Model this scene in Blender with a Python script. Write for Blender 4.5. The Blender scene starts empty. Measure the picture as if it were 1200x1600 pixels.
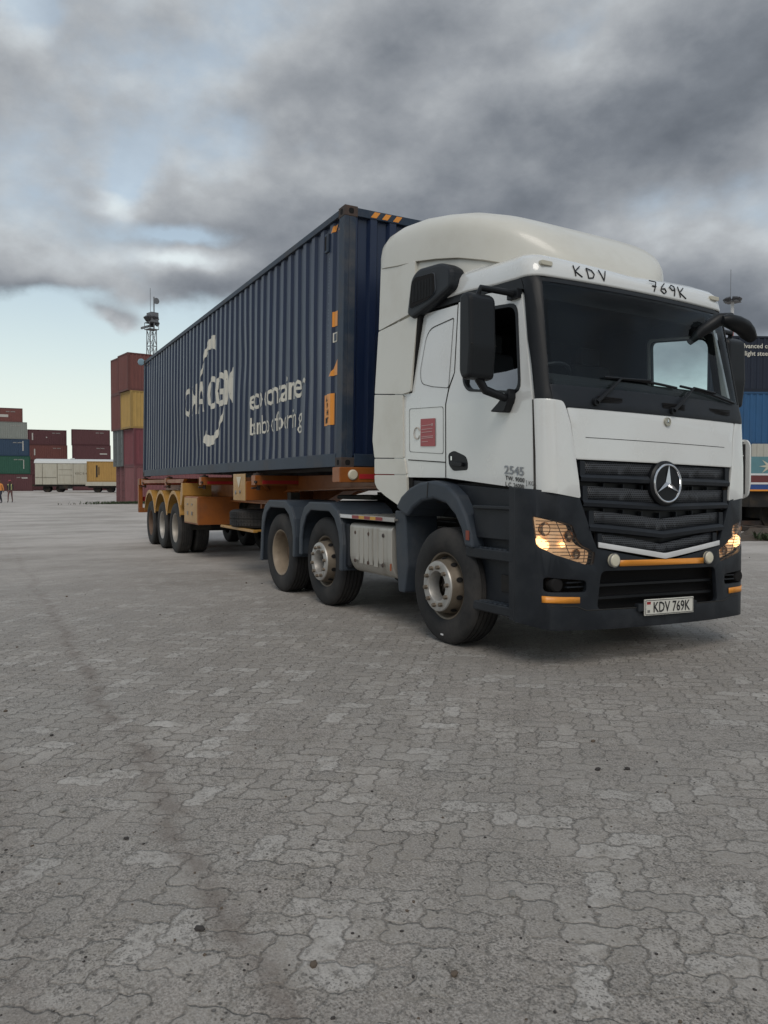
import bpy, bmesh, math, random
from mathutils import Vector, Matrix
from math import sin, cos, pi, radians, sqrt
random.seed(7)
S = bpy.context.scene
COL = S.collection

# ------------------------------------------------------------------ camera
CAM = Vector((5.722, -4.986, 1.4035)); YAW = radians(150.91); PITCH = -0.0344; ROLL = 0.0022; FPX = 1210.25
fw = Vector((cos(PITCH)*cos(YAW), cos(PITCH)*sin(YAW), sin(PITCH)))
rt = fw.cross(Vector((0, 0, 1))).normalized(); up = rt.cross(fw)
rt, up = cos(ROLL)*rt + sin(ROLL)*up, -sin(ROLL)*rt + cos(ROLL)*up
cd = bpy.data.cameras.new('camera'); cam = bpy.data.objects.new('camera', cd); COL.objects.link(cam)
cam.matrix_world = Matrix.Translation(CAM) @ Matrix((rt, up, -fw)).transposed().to_4x4()
cd.sensor_fit = 'VERTICAL'; cd.sensor_height = 24; cd.lens = 24*FPX/1600
cd.clip_start = 0.05; cd.clip_end = 5000
S.camera = cam
S.view_settings.view_transform = 'Standard'; S.view_settings.look = 'None'
S.view_settings.exposure = 0.32; S.view_settings.gamma = 1

# ------------------------------------------------------------------ world: Nishita sky under broken cloud
SUN_AZ, SUN_EL = radians(330), radians(48)
w = bpy.data.worlds.new('World'); S.world = w; w.use_nodes = True
nt = w.node_tree; nt.nodes.clear()
def N(nt, t, **k):
    n = nt.nodes.new(t)
    for a, v in k.items(): setattr(n, a, v)
    return n
def MA(nt, op, a, b=None, c=None, clamp=False):
    n = nt.nodes.new('ShaderNodeMath'); n.operation = op; n.use_clamp = clamp
    for i, v in enumerate((a, b, c)):
        if v is None: continue
        if hasattr(v, 'is_output'): nt.links.new(v, n.inputs[i])
        else: n.inputs[i].default_value = v
    return n.outputs[0]
def VM(nt, op, a, b=None):
    n = nt.nodes.new('ShaderNodeVectorMath'); n.operation = op
    for i, v in enumerate((a, b)):
        if v is None: continue
        if hasattr(v, 'is_output'): nt.links.new(v, n.inputs[i])
        else: n.inputs[i].default_value = v
    return n.outputs[1] if op in ('DOT_PRODUCT', 'LENGTH') else n.outputs[0]
def MIXC(nt, f, a, b, mode='MIX'):
    n = nt.nodes.new('ShaderNodeMix'); n.data_type = 'RGBA'; n.blend_type = mode
    for s, v in ((n.inputs[0], f), (n.inputs[6], a), (n.inputs[7], b)):
        if hasattr(v, 'is_output'): nt.links.new(v, s)
        elif isinstance(v, (int, float)): s.default_value = v
        else: s.default_value = (*v, 1) if len(v) == 3 else v
    return n.outputs[2]
def SMOOTH(nt, x, lo, hi, a=0.0, b=1.0):
    n = nt.nodes.new('ShaderNodeMapRange'); n.interpolation_type = 'SMOOTHSTEP'
    nt.links.new(x, n.inputs[0]) if hasattr(x, 'is_output') else None
    n.inputs[1].default_value = lo; n.inputs[2].default_value = hi; n.inputs[3].default_value = a; n.inputs[4].default_value = b
    return n.outputs[0]
def NOISE(nt, vec, scale, detail=4, rough=0.5, dist=0.0):
    n = nt.nodes.new('ShaderNodeTexNoise'); n.inputs['Scale'].default_value = scale
    n.inputs['Detail'].default_value = detail; n.inputs['Roughness'].default_value = rough; n.inputs['Distortion'].default_value = dist
    if vec is not None: nt.links.new(vec, n.inputs['Vector'])
    return n.outputs[0]
def RAMP(nt, x, stops):
    n = nt.nodes.new('ShaderNodeValToRGB'); el = n.color_ramp.elements
    while len(el) < len(stops): el.new(0.5)
    for e, (p, c) in zip(el, stops): e.position = p; e.color = (*c, 1) if not isinstance(c, (int, float)) else (c, c, c, 1)
    nt.links.new(x, n.inputs[0]); return n.outputs[0]

tc = N(nt, 'ShaderNodeTexCoord'); D = VM(nt, 'NORMALIZE', tc.outputs['Generated'])
sx = N(nt, 'ShaderNodeSeparateXYZ'); nt.links.new(D, sx.inputs[0])
z = MA(nt, 'MAXIMUM', sx.outputs[2], 0.0)
den = MA(nt, 'ADD', z, 0.10)
cx = N(nt, 'ShaderNodeCombineXYZ')
nt.links.new(MA(nt, 'DIVIDE', sx.outputs[0], den), cx.inputs[0]); nt.links.new(MA(nt, 'DIVIDE', sx.outputs[1], den), cx.inputs[1])
P2 = cx.outputs[0]
def dvec(az, el): a, e = radians(az), radians(el); return (cos(e)*cos(a), cos(e)*sin(a), sin(e))
BL = [  # placed cloud masses and gaps: azimuth, elevation, width (deg), height (deg), weight
    (141, 22.0, 9, 3.2, .20), (128, 27, 7, 3.0, .26), (150, 19.5, 6, 3.5, .12), (166, 18.6, 4.5, 2.2, .14), (176, 15.0, 4.5, 2.4, .20), (165, 14.6, 4.0, 1.4, .20), (155, 15.5, 5, 2.5, .12), (170, 11, 1.6, .5, .34), (173, 13.6, 2.2, .6, .20), (168, 13.2, 4, .9, .13),
    (126, 14.0, 3.5, 1.8, .16), (134, 16.5, 7, 2.5, .08), (150, 29, 8, 2.5, .08), (172, 24, 7, 4, .05), (118, 18, 8, 6, .08), (150, 11, 8, 3, .05),
    (164.5, 17.0, 2.6, .8, -.34), (168.8, 21.2, 1.2, 1.2, -.20), (177.5, 29.5, 2.0, 1.6, -.20), (175.5, 10.4, 4, 1.8, -.34), (174, 4, 9, 4, -.7), (158, 5, 8, 4, -.5),
    (129, 18.8, 6, 1.6, -.16), (124.5, 23.0, 4, 1.5, -.18), (137, 28.0, 4, 1.3, -.20), (160, 23.6, 4, 2.0, -.12), (140, 4, 14, 3, -.3), (136, 12.5, 11, 3, .20), (131, 11, 5, 1.2, -.10), (144, 25.5, 6, 1.2, .05), (153, 22.5, 3, 1.5, -.05), (158.5, 27.5, 2.5, 1.5, -.06)]
def density(vec):
    sp = N(nt, 'ShaderNodeSeparateXYZ'); nt.links.new(vec, sp.inputs[0])
    el = MA(nt, 'ARCSINE', MA(nt, 'MAXIMUM', MA(nt, 'MINIMUM', sp.outputs[2], 1.0), -1.0)); az = MA(nt, 'ARCTAN2', sp.outputs[1], sp.outputs[0])
    mp = N(nt, 'ShaderNodeMapping'); mp.inputs['Scale'].default_value = (1, 1, 1.6); nt.links.new(vec, mp.inputs[0]); q = mp.outputs[0]
    wv = VM(nt, 'SUBTRACT', (lambda n: (nt.links.new(q, n.inputs['Vector']), n.outputs[1])[1])(N(nt, 'ShaderNodeTexNoise')), (.5, .5, .5))
    wnode = [n for n in nt.nodes if n.bl_idname == 'ShaderNodeTexNoise'][-1]; wnode.inputs['Scale'].default_value = 4.0; wnode.inputs['Detail'].default_value = 6; wnode.inputs['Roughness'].default_value = .55
    spw = N(nt, 'ShaderNodeSeparateXYZ'); nt.links.new(wv, spw.inputs[0])
    azw = MA(nt, 'ADD', az, MA(nt, 'MULTIPLY', spw.outputs[0], .20)); elw = MA(nt, 'ADD', el, MA(nt, 'MULTIPLY', spw.outputs[2], .10))
    acc = None
    for A, E, sa, se, wt in BL:
        da = MA(nt, 'MULTIPLY', MA(nt, 'ADD', azw, -radians(A)), 1/radians(sa)); de_ = MA(nt, 'MULTIPLY', MA(nt, 'ADD', elw, -radians(E)), 1/radians(se))
        g = MA(nt, 'MULTIPLY', MA(nt, 'EXPONENT', MA(nt, 'MULTIPLY', MA(nt, 'ADD', MA(nt, 'MULTIPLY', da, da), MA(nt, 'MULTIPLY', de_, de_)), -.5)), wt)
        acc = g if acc is None else MA(nt, 'ADD', acc, g)
    a1 = NOISE(nt, q, 2.0, 3, .5); a2 = NOISE(nt, q, 3.6, 9, .52); a3 = NOISE(nt, q, 13.0, 8, .6)
    nn = MA(nt, 'ADD', MA(nt, 'MULTIPLY', a1, .35), MA(nt, 'ADD', MA(nt, 'MULTIPLY', a2, .88), MA(nt, 'MULTIPLY', a3, .17)))
    return MA(nt, 'ADD', MA(nt, 'ADD', acc, nn), -.69)
dens = density(D)
dens2 = density(VM(nt, 'NORMALIZE', VM(nt, 'ADD', D, (-.020, .012, .034))))     # a step up and towards the bright west
cover = SMOOTH(nt, dens, -0.17, 0.11)
lit = MA(nt, 'MULTIPLY', MA(nt, 'SUBTRACT', dens, dens2), 1.9)
shade = RAMP(nt, MA(nt, 'SUBTRACT', MA(nt, 'MULTIPLY_ADD', dens, 1.55, 0.33), lit, None, True), [(0.0, (.60, .66, .68)), (0.20, (.46, .495, .52)), (0.38, (.345, .365, .385)), (0.56, (.250, .268, .292)), (0.78, (.158, .175, .200)), (1.0, (.100, .114, .135))])
clear = RAMP(nt, z, [(0.0, (.70, .735, .655)), (0.07, (.68, .74, .68)), (0.15, (.56, .68, .70)), (0.32, (.44, .55, .65)), (1.0, (.24, .36, .52))])
sky = N(nt, 'ShaderNodeTexSky'); sky.sky_type = 'NISHITA'; sky.sun_disc = False
sky.sun_elevation = SUN_EL; sky.sun_rotation = radians(90) - SUN_AZ
skyc = MIXC(nt, 1.0, sky.outputs[0], (.07, .07, .07), 'MULTIPLY')
base = MIXC(nt, 0.72, skyc, clear)
# brightest towards the low western sky (photo left)
gl = MA(nt, 'EXPONENT', MA(nt, 'MULTIPLY_ADD', VM(nt, 'DOT_PRODUCT', D, dvec(178, 3)), 4.0, -4.0))
glz = MA(nt, 'MULTIPLY', gl, SMOOTH(nt, z, 0.0, 0.28, 1.0, 0.0))
base = MIXC(nt, MA(nt, 'MULTIPLY', glz, 0.8), base, (.72, .775, .70))
cover = MA(nt, 'MAXIMUM', cover, SMOOTH(nt, z, .22, .42, 0.0, .45))
veil = SMOOTH(nt, z, 0.02, 0.12, 0.35, 1.0)
fin = MIXC(nt, MA(nt, 'MULTIPLY', cover, veil), base, shade)
bg = N(nt, 'ShaderNodeBackground'); bg.inputs[1].default_value = 1.0; nt.links.new(fin, bg.inputs[0])
wo = N(nt, 'ShaderNodeOutputWorld'); nt.links.new(bg.outputs[0], wo.inputs[0])
sd = bpy.data.lights.new('sun', 'SUN'); sd.energy = 1.05; sd.angle = radians(30); sd.color = (1, .93, .84)
so = bpy.data.objects.new('sun', sd); COL.objects.link(so)
so.rotation_euler = Vector((cos(SUN_AZ)*cos(SUN_EL), sin(SUN_AZ)*cos(SUN_EL), sin(SUN_EL))).to_track_quat('Z', 'Y').to_euler()

# ------------------------------------------------------------------ materials
_m = {}
def mat(name, col, rough=0.6, metal=0.0, var=0.12, nscale=6.0, bump=0.0, bscale=60.0, dirt=None, dirt_amt=0.0, coat=0.0, streak=False, emis=None, es=0.0):
    if name in _m: return _m[name]
    m = bpy.data.materials.new(name); m.use_nodes = True; nt = m.node_tree; b = nt.nodes['Principled BSDF']
    tc = N(nt, 'ShaderNodeTexCoord'); v = tc.outputs['Object']
    n = NOISE(nt, v, nscale, 5, 0.6)
    c = MIXC(nt, n, tuple(x*(1-var) for x in col), tuple(min(1, x*(1+var)) for x in col))
    if dirt:
        vv = v
        if streak:
            mp = N(nt, 'ShaderNodeMapping'); mp.inputs['Scale'].default_value = (9, 9, 0.7); nt.links.new(v, mp.inputs[0]); vv = mp.outputs[0]
        d1 = NOISE(nt, vv, 1.7 if not streak else 1.0, 7, 0.65)
        f = MA(nt, 'MULTIPLY', SMOOTH(nt, d1, 0.45, 0.72), dirt_amt)
        c = MIXC(nt, f, c, dirt)
        nt.links.new(MA(nt, 'MULTIPLY_ADD', f, 0.35, rough, True), b.inputs['Roughness'])
    else: b.inputs['Roughness'].default_value = rough
    nt.links.new(c, b.inputs['Base Color'])
    b.inputs['Metallic'].default_value = metal
    b.inputs['Coat Weight'].default_value = coat; b.inputs['Coat Roughness'].default_value = 0.05
    if bump:
        bn = N(nt, 'ShaderNodeBump'); bn.inputs['Strength'].default_value = bump; bn.inputs['Distance'].default_value = 0.01
        nt.links.new(NOISE(nt, v, bscale, 4, 0.6), bn.inputs['Height']); nt.links.new(bn.outputs[0], b.inputs['Normal'])
    if emis:
        b.inputs['Emission Color'].default_value = (*emis, 1); b.inputs['Emission Strength'].default_value = es
    b.inputs['Specular IOR Level'].default_value = .3 if max(col) < .08 and coat == 0 else .5
    _m[name] = m; return m
def glass(name, tint, gl=0.10, rough=0.02):
    if name in _m: return _m[name]
    m = bpy.data.materials.new(name); m.use_nodes = True; nt = m.node_tree; nt.nodes.clear()
    t = N(nt, 'ShaderNodeBsdfTransparent'); t.inputs[0].default_value = (*tint, 1)
    g = N(nt, 'ShaderNodeBsdfGlossy'); g.inputs['Roughness'].default_value = rough; g.inputs[0].default_value = (.9, .95, 1, 1)
    lw = N(nt, 'ShaderNodeLayerWeight'); lw.inputs[0].default_value = 0.5
    fr = MA(nt, 'MULTIPLY_ADD', MA(nt, 'POWER', lw.outputs[1], 5.0), 0.9, 0.022)
    mx = N(nt, 'ShaderNodeMixShader'); nt.links.new(MA(nt, 'ADD', fr, gl, None, True), mx.inputs[0])
    nt.links.new(t.outputs[0], mx.inputs[1]); nt.links.new(g.outputs[0], mx.inputs[2])
    o = N(nt, 'ShaderNodeOutputMaterial'); nt.links.new(mx.outputs[0], o.inputs[0])
    _m[name] = m; return m
WHITE = mat('white_paint', (.66, .665, .65), 0.24, 0, 0.015, 2, 0, 60, (.52, .50, .45), 0.22, 1.0, False)
CREAM = mat('cream_fairing_paint', (.62, .605, .545), 0.34, 0, 0.02, 2, 0, 60, (.50, .47, .40), 0.35, 0.2, False)
PLAST = mat('dark_grey_plastic', (.0110, .0135, .0180), 0.45, 0, 0.25, 5, 0.15, 220, (.048, .050, .054), 0.42, 0.0, False)
PLAST2 = mat('dusty_grey_plastic', (.036, .046, .060), 0.48, 0, 0.2, 5, 0.12, 200, (.11, .11, .11), 0.40, 0, False)
BLACK = mat('black_trim', (.007, .008, .010), 0.45, 0, 0.2, 8)
INT = mat('cab_interior', (.009, .010, .011), 0.85)
SEAM = mat('gap_shade_line', (.03, .028, .025), 0.8)  # dark colour for strips that draw the shade in panel grooves
TREAD = mat('tyre_rubber', (.020, .0195, .020), 0.72, 0, 0.25, 9, 0.3, 90, (.085, .077, .070), 0.55)
RIMS = mat('silver_rim', (.42, .40, .36), 0.42, 0.55, 0.12, 12, 0, 60, (.12, .085, .055), 0.75)
RIMT = mat('tan_rim', (.27, .215, .155), 0.55, 0.1, 0.2, 8, 0.1, 60, (.08, .05, .035), 0.7)
HOLE = mat('dark_opening', (.010, .009, .009), 0.9)  # near-black painting the shade inside openings; also on the fog lamps
CHROME = mat('chrome', (.72, .73, .75), 0.16, 1.0, 0.03)
STEEL = mat('tank_steel', (.43, .41, .37), 0.42, 0.45, 0.08, 4, 0.05, 60, (.22, .19, .15), 0.55, 0, True)
GALV = mat('worn_tread_metal', (.26, .25, .235), 0.6, 0.5, 0.25, 10, 0.2, 120, (.12, .10, .08), 0.6)
ORANGE = mat('trailer_orange', (.27, .080, .011), 0.46, 0, 0.15, 4, 0.06, 60, (.11, .045, .02), 0.6, 0.1)
YELL = mat('yellow_and_lit_orange', (.42, .225, .05), 0.42, 0, 0.12, 5, 0.06, 60, (.30, .16, .05), 0.5, 0.2)  # yellow paint; on the boxes it paints the sky-lit near faces
FRAME = mat('chassis_dark', (.016, .015, .0145), 0.7, 0, 0.2, 6, 0.1, 60, (.10, .075, .05), 0.5)
NAVY = mat('container_navy', (.0038, .0120, .042), 0.34, 0, 0.18, 3, 0.05, 40, (.013, .027, .056), 0.45, 0.10, True)
NAVYF = mat('container_navy_frame', (.022, .036, .060), 0.5, 0, 0.2, 5, 0.1, 60, (.12, .11, .10), 0.55, 0, False)
RUST = mat('rusty_casting', (.055, .045, .042), 0.75, 0, 0.3, 14, 0.3, 60, (.16, .08, .045), 0.7)
LETT = mat('cream_lettering', (.60, .575, .50), 0.6, 0, 0.1, 12, 0, 60, (.28, .28, .28), 0.35)
AMBER = mat('amber_reflector', (.72, .27, .03), 0.35, 0, 0.08, 30)
REDR = mat('red_reflector', (.42, .025, .03), 0.3, 0, 0.08, 30)
WHT = mat('white_tape', (.62, .62, .62), 0.4)
PLATE = mat('plate_white', (.62, .60, .54), 0.45, 0, 0.05)
INK = mat('black_ink', (.018, .018, .02), 0.6)
STICK = mat('faded_red_sticker', (.38, .085, .09), 0.5, 0, 0.12, 6)
STICKL = mat('sticker_line', (.55, .35, .34), 0.6)
MESHM = mat('grille_mesh', (.035, .037, .042), 0.5)
def mesh_mat():
    m = _m['grille_mesh']; nt = m.node_tree; b = nt.nodes['Principled BSDF']
    tc = N(nt, 'ShaderNodeTexCoord'); s = N(nt, 'ShaderNodeSeparateXYZ'); nt.links.new(tc.outputs['Object'], s.inputs[0])
    a = MA(nt, 'MULTIPLY', s.outputs[1], 50.0); c = MA(nt, 'MULTIPLY', s.outputs[2], 58.0)
    row = MA(nt, 'MULTIPLY', MA(nt, 'MODULO', MA(nt, 'FLOOR', MA(nt, 'ADD', c, 500.0)), 2.0), 0.5)
    fa = MA(nt, 'SUBTRACT', MA(nt, 'FRACT', MA(nt, 'ADD', a, row)), 0.5); fc = MA(nt, 'SUBTRACT', MA(nt, 'FRACT', c), 0.5)
    d = MA(nt, 'SQRT', MA(nt, 'ADD', MA(nt, 'MULTIPLY', fa, fa), MA(nt, 'MULTIPLY', fc, fc)))
    h = SMOOTH(nt, d, 0.26, 0.36)
    nt.links.new(MIXC(nt, h, (.002, .002, .002), (.062, .066, .074)), b.inputs['Base Color'])
    bn = N(nt, 'ShaderNodeBump'); bn.inputs['Distance'].default_value = 0.01; nt.links.new(h, bn.inputs['Height']); nt.links.new(bn.outputs[0], b.inputs['Normal'])
mesh_mat()

# ------------------------------------------------------------------ mesh helpers
XFM = Matrix.Identity(4)
SPLIT = {'wheel_nut', 'hand_hole', 'roof_vent', 'cowl_vent_slats', 'tank_bolt', 'box_latch', 'pressed_rib', 'headlamp_bulb', 'lamp_bowl', 'mirror_glass', 'side_lamp', 'spring_hanger', 'star_pattern', 'tail_lamp', 'hanging_flap', 'brake_gear', 'hazard_stripe', 'grille_rib', 'fog_slat', 'locking_bar', 'landing_leg_'}
def islands(bm):
    seen = set(); out = []
    for v in bm.verts:
        if v in seen: continue
        st, isl = [v], []; seen.add(v)
        while st:
            q = st.pop(); isl.append(q)
            for e in q.link_edges:
                w_ = e.other_vert(q)
                if w_ not in seen: seen.add(w_); st.append(w_)
        n = bmesh.new(); mp = {q: n.verts.new(q.co) for q in isl}
        for f in {f for q in isl for f in q.link_faces}: n.faces.new([mp[q] for q in f.verts]).material_index = f.material_index
        out.append(n)
    bm.free(); return out
def obj(name, bm, m, parent=None, **k):
    if name in SPLIT:
        os_ = [obj0(name, q, m, parent, **k) for q in islands(bm)]
        return os_[0]
    return obj0(name, bm, m, parent, **k)
def obj0(name, bm, m, parent=None, bevel=0, solid=0, smooth=False, seg=2, M=None, tf=True):
    if tf: bm.transform(XFM if M is None else M)
    me = bpy.data.meshes.new(name); bm.to_mesh(me); bm.free()
    for x in (m if isinstance(m, (list, tuple)) else [m]): me.materials.append(x)
    if smooth:
        for p in me.polygons: p.use_smooth = True
    o = bpy.data.objects.new(name, me); COL.objects.link(o)
    if parent is not None: o.parent = parent
    if solid:
        md = o.modifiers.new('solid', 'SOLIDIFY'); md.thickness = solid; md.offset = -1; md.use_even_offset = False
    if bevel:
        md = o.modifiers.new('bevel', 'BEVEL'); md.width = bevel; md.segments = seg; md.limit_method = 'ANGLE'; md.angle_limit = radians(35)
    if smooth:
        try:
            me.set_sharp_from_angle(angle=radians(38))
        except Exception: pass
    return o
def tag(o, label=None, cat=None, group=None, kind=None):
    if label: o['label'] = label
    if cat: o['category'] = cat
    if group: o['group'] = group
    if kind: o['kind'] = kind
    return o
def empty(name, loc, rz=0, **k):
    o = bpy.data.objects.new(name, None); o.empty_display_size = .2; COL.objects.link(o); o.location = loc; o.rotation_euler = (0, 0, rz)
    return tag(o, **k)
def nb(): return bmesh.new()
def box(bm, a, b, M=None, mi=0):
    a, b = [min(p, q) for p, q in zip(a, b)], [max(p, q) for p, q in zip(a, b)]
    vs = [bm.verts.new((x, y, zz)) for x in (a[0], b[0]) for y in (a[1], b[1]) for zz in (a[2], b[2])]
    if M is not None:
        for v in vs: v.co = M @ v.co
    for f in ((0, 1, 3, 2), (4, 6, 7, 5), (0, 4, 5, 1), (2, 3, 7, 6), (0, 2, 6, 4), (1, 5, 7, 3)):
        bm.faces.new([vs[i] for i in f]).material_index = mi
    return bm
def boxes(*bs):
    bm = nb()
    for a, b in bs: box(bm, a, b)
    return bm
def frame_of(d):
    d = d.normalized(); a = Vector((0, 0, 1)) if abs(d.z) < .9 else Vector((1, 0, 0))
    u = d.cross(a).normalized(); return u, d.cross(u).normalized()
def tube(bm, pts, r, seg=10, mi=0, caps=True):
    pts = [Vector(p) for p in pts]; rs = r if isinstance(r, (list, tuple)) else [r]*len(pts); rings = []
    for i, p in enumerate(pts):
        d = (pts[min(i+1, len(pts)-1)] - pts[max(i-1, 0)])
        u, v = frame_of(d)
        if rings and len(pts) > 2:
            u = (pu - d.normalized()*pu.dot(d.normalized())).normalized(); v = d.normalized().cross(u)
        pu = u
        rings.append([bm.verts.new(p + rs[i]*(cos(2*pi*k/seg)*u + sin(2*pi*k/seg)*v)) for k in range(seg)])
    for a, b in zip(rings, rings[1:]):
        for k in range(seg): bm.faces.new((a[k], a[(k+1) % seg], b[(k+1) % seg], b[k])).material_index = mi
    if caps:
        bm.faces.new(rings[0][::-1]).material_index = mi; bm.faces.new(rings[-1]).material_index = mi
    return bm
def lathe(bm, prof, c, ax='Y', seg=40, sgn=1, mi=0):
    """prof: (radius, axial) list; axis along sgn*ax through c"""
    rings = []
    for r, a in prof:
        ring = []
        for k in range(seg):
            t = 2*pi*k/seg
            if ax == 'Y': p = (c[0]+r*cos(t), c[1]+sgn*a, c[2]+r*sin(t))
            elif ax == 'X': p = (c[0]+sgn*a, c[1]+r*cos(t), c[2]+r*sin(t))
            else: p = (c[0]+r*cos(t), c[1]+r*sin(t), c[2]+sgn*a)
            ring.append(bm.verts.new(p))
        rings.append(ring)
    for a, b in zip(rings, rings[1:]):
        for k in range(seg): bm.faces.new((a[k], a[(k+1) % seg], b[(k+1) % seg], b[k])).material_index = mi
    if prof[0][0] > 1e-4: pass
    return rings
def disc(bm, prof, c, ax='Y', seg=40, sgn=1, mi=0):
    rs = lathe(bm, prof, c, ax, seg, sgn, mi)
    for rr in (rs[0], rs[-1]):
        try: bm.faces.new(rr).material_index = mi
        except Exception: pass
def fix(bm):
    bmesh.ops.recalc_face_normals(bm, faces=bm.faces[:]); return bm
def prism(bm, pts, plane, a, b, mi=0):
    """extrude a 2D outline; plane 'xz' along y, 'yz' along x, 'xy' along z"""
    def P(u, v, t): return {'xz': (u, t, v), 'yz': (t, u, v), 'xy': (u, v, t)}[plane]
    A = [bm.verts.new(P(u, v, a)) for u, v in pts]; B = [bm.verts.new(P(u, v, b)) for u, v in pts]
    n = len(pts); fs = []
    fs.append(bm.faces.new(A)); fs.append(bm.faces.new(B[::-1]))
    for i in range(n): fs.append(bm.faces.new((A[i], B[i], B[(i+1) % n], A[(i+1) % n])))
    for f in fs: f.material_index = mi
    return bm
def rpoly(pts, r, n=4):
    out = []; L = len(pts)
    for i, p in enumerate(pts):
        rr = r[i] if isinstance(r, (list, tuple)) else r
        p = Vector(p); a = Vector(pts[i-1]) - p; b = Vector(pts[(i+1) % L]) - p
        if rr <= 0: out.append((p.x, p.y)); continue
        q = min(rr, a.length*.49, b.length*.49)
        A = p + a.normalized()*q; B = p + b.normalized()*q
        for k in range(n+1):
            t = k/n; c = A*(1-t)**2 + p*2*t*(1-t) + B*t*t; out.append((c.x, c.y))
    return out
def panel(poly, holes, mapf, out, cu=(), cv=()):
    bm = nb(); ed = []
    for loop in [poly] + list(holes):
        vs = [bm.verts.new((u, v, 0)) for u, v in loop]
        for i in range(len(vs)): ed.append(bm.edges.new((vs[i], vs[(i+1) % len(vs)])))
    bmesh.ops.triangle_fill(bm, use_beauty=True, use_dissolve=False, edges=ed)
    for c in cu: bmesh.ops.bisect_plane(bm, geom=bm.verts[:]+bm.edges[:]+bm.faces[:], plane_co=(c, 0, 0), plane_no=(1, 0, 0), dist=1e-5)
    for c in cv: bmesh.ops.bisect_plane(bm, geom=bm.verts[:]+bm.edges[:]+bm.faces[:], plane_co=(0, c, 0), plane_no=(0, 1, 0), dist=1e-5)
    for v in bm.verts: v.co = Vector(mapf(v.co.x, v.co.y))
    bmesh.ops.recalc_face_normals(bm, faces=bm.faces[:]); bm.normal_update()
    s = sum((f.normal*f.calc_area() for f in bm.faces), Vector())
    if s.dot(Vector(out)) < 0: bmesh.ops.reverse_faces(bm, faces=bm.faces[:])
    return bm
def text_bm(s, size=1.0, bold=0.0, align='LEFT', sx=1.0, res=2):
    c = bpy.data.curves.new('txt', 'FONT'); c.body = s; c.size = size; c.align_x = align; c.offset = bold; c.resolution_u = res
    o = bpy.data.objects.new('txt', c); COL.objects.link(o)
    bpy.context.view_layer.update(); dg = bpy.context.evaluated_depsgraph_get()
    me = bpy.data.meshes.new_from_object(o.evaluated_get(dg)); bm = nb(); bm.from_mesh(me)
    bpy.data.objects.remove(o); bpy.data.curves.remove(c); bpy.data.meshes.remove(me)
    for v in bm.verts: v.co.x *= sx; v.co.z = 0
    return bm
def map_text(bm, f, out, cu=(), cv=()):
    for c in cu: bmesh.ops.bisect_plane(bm, geom=bm.verts[:]+bm.edges[:]+bm.faces[:], plane_co=(c, 0, 0), plane_no=(1, 0, 0), dist=1e-5)
    for c in cv: bmesh.ops.bisect_plane(bm, geom=bm.verts[:]+bm.edges[:]+bm.faces[:], plane_co=(0, c, 0), plane_no=(0, 1, 0), dist=1e-5)
    for v in bm.verts: v.co = Vector(f(v.co.x, v.co.y))
    bm.normal_update(); s = sum((q.normal*q.calc_area() for q in bm.faces), Vector())
    if s.dot(Vector(out)) < 0: bmesh.ops.reverse_faces(bm, faces=bm.faces[:])
    return bm
def interp(x, xs, ys):
    if x <= xs[0]: return ys[0]
    for i in range(len(xs)-1):
        if x <= xs[i+1]: return ys[i] + (ys[i+1]-ys[i])*(x-xs[i])/(xs[i+1]-xs[i])
    return ys[-1]
def at(px, depth, zz=0.0):
    """world x,y of something at a given forward depth seen in column px of the reference survey"""
    h = Vector((cos(YAW), sin(YAW), 0)); r = Vector((sin(YAW), -cos(YAW), 0))
    p = CAM + h*depth + r*((px-600)/FPX*depth); return Vector((p.x, p.y, zz))
def depth_of(x, y): return (x-CAM.x)*cos(YAW) + (y-CAM.y)*sin(YAW)
def ss(t): t = max(0, min(1, t)); return t*t*(3-2*t)
def gz(x, y): return 0.42*ss((depth_of(x, y)-72)/30)

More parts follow.
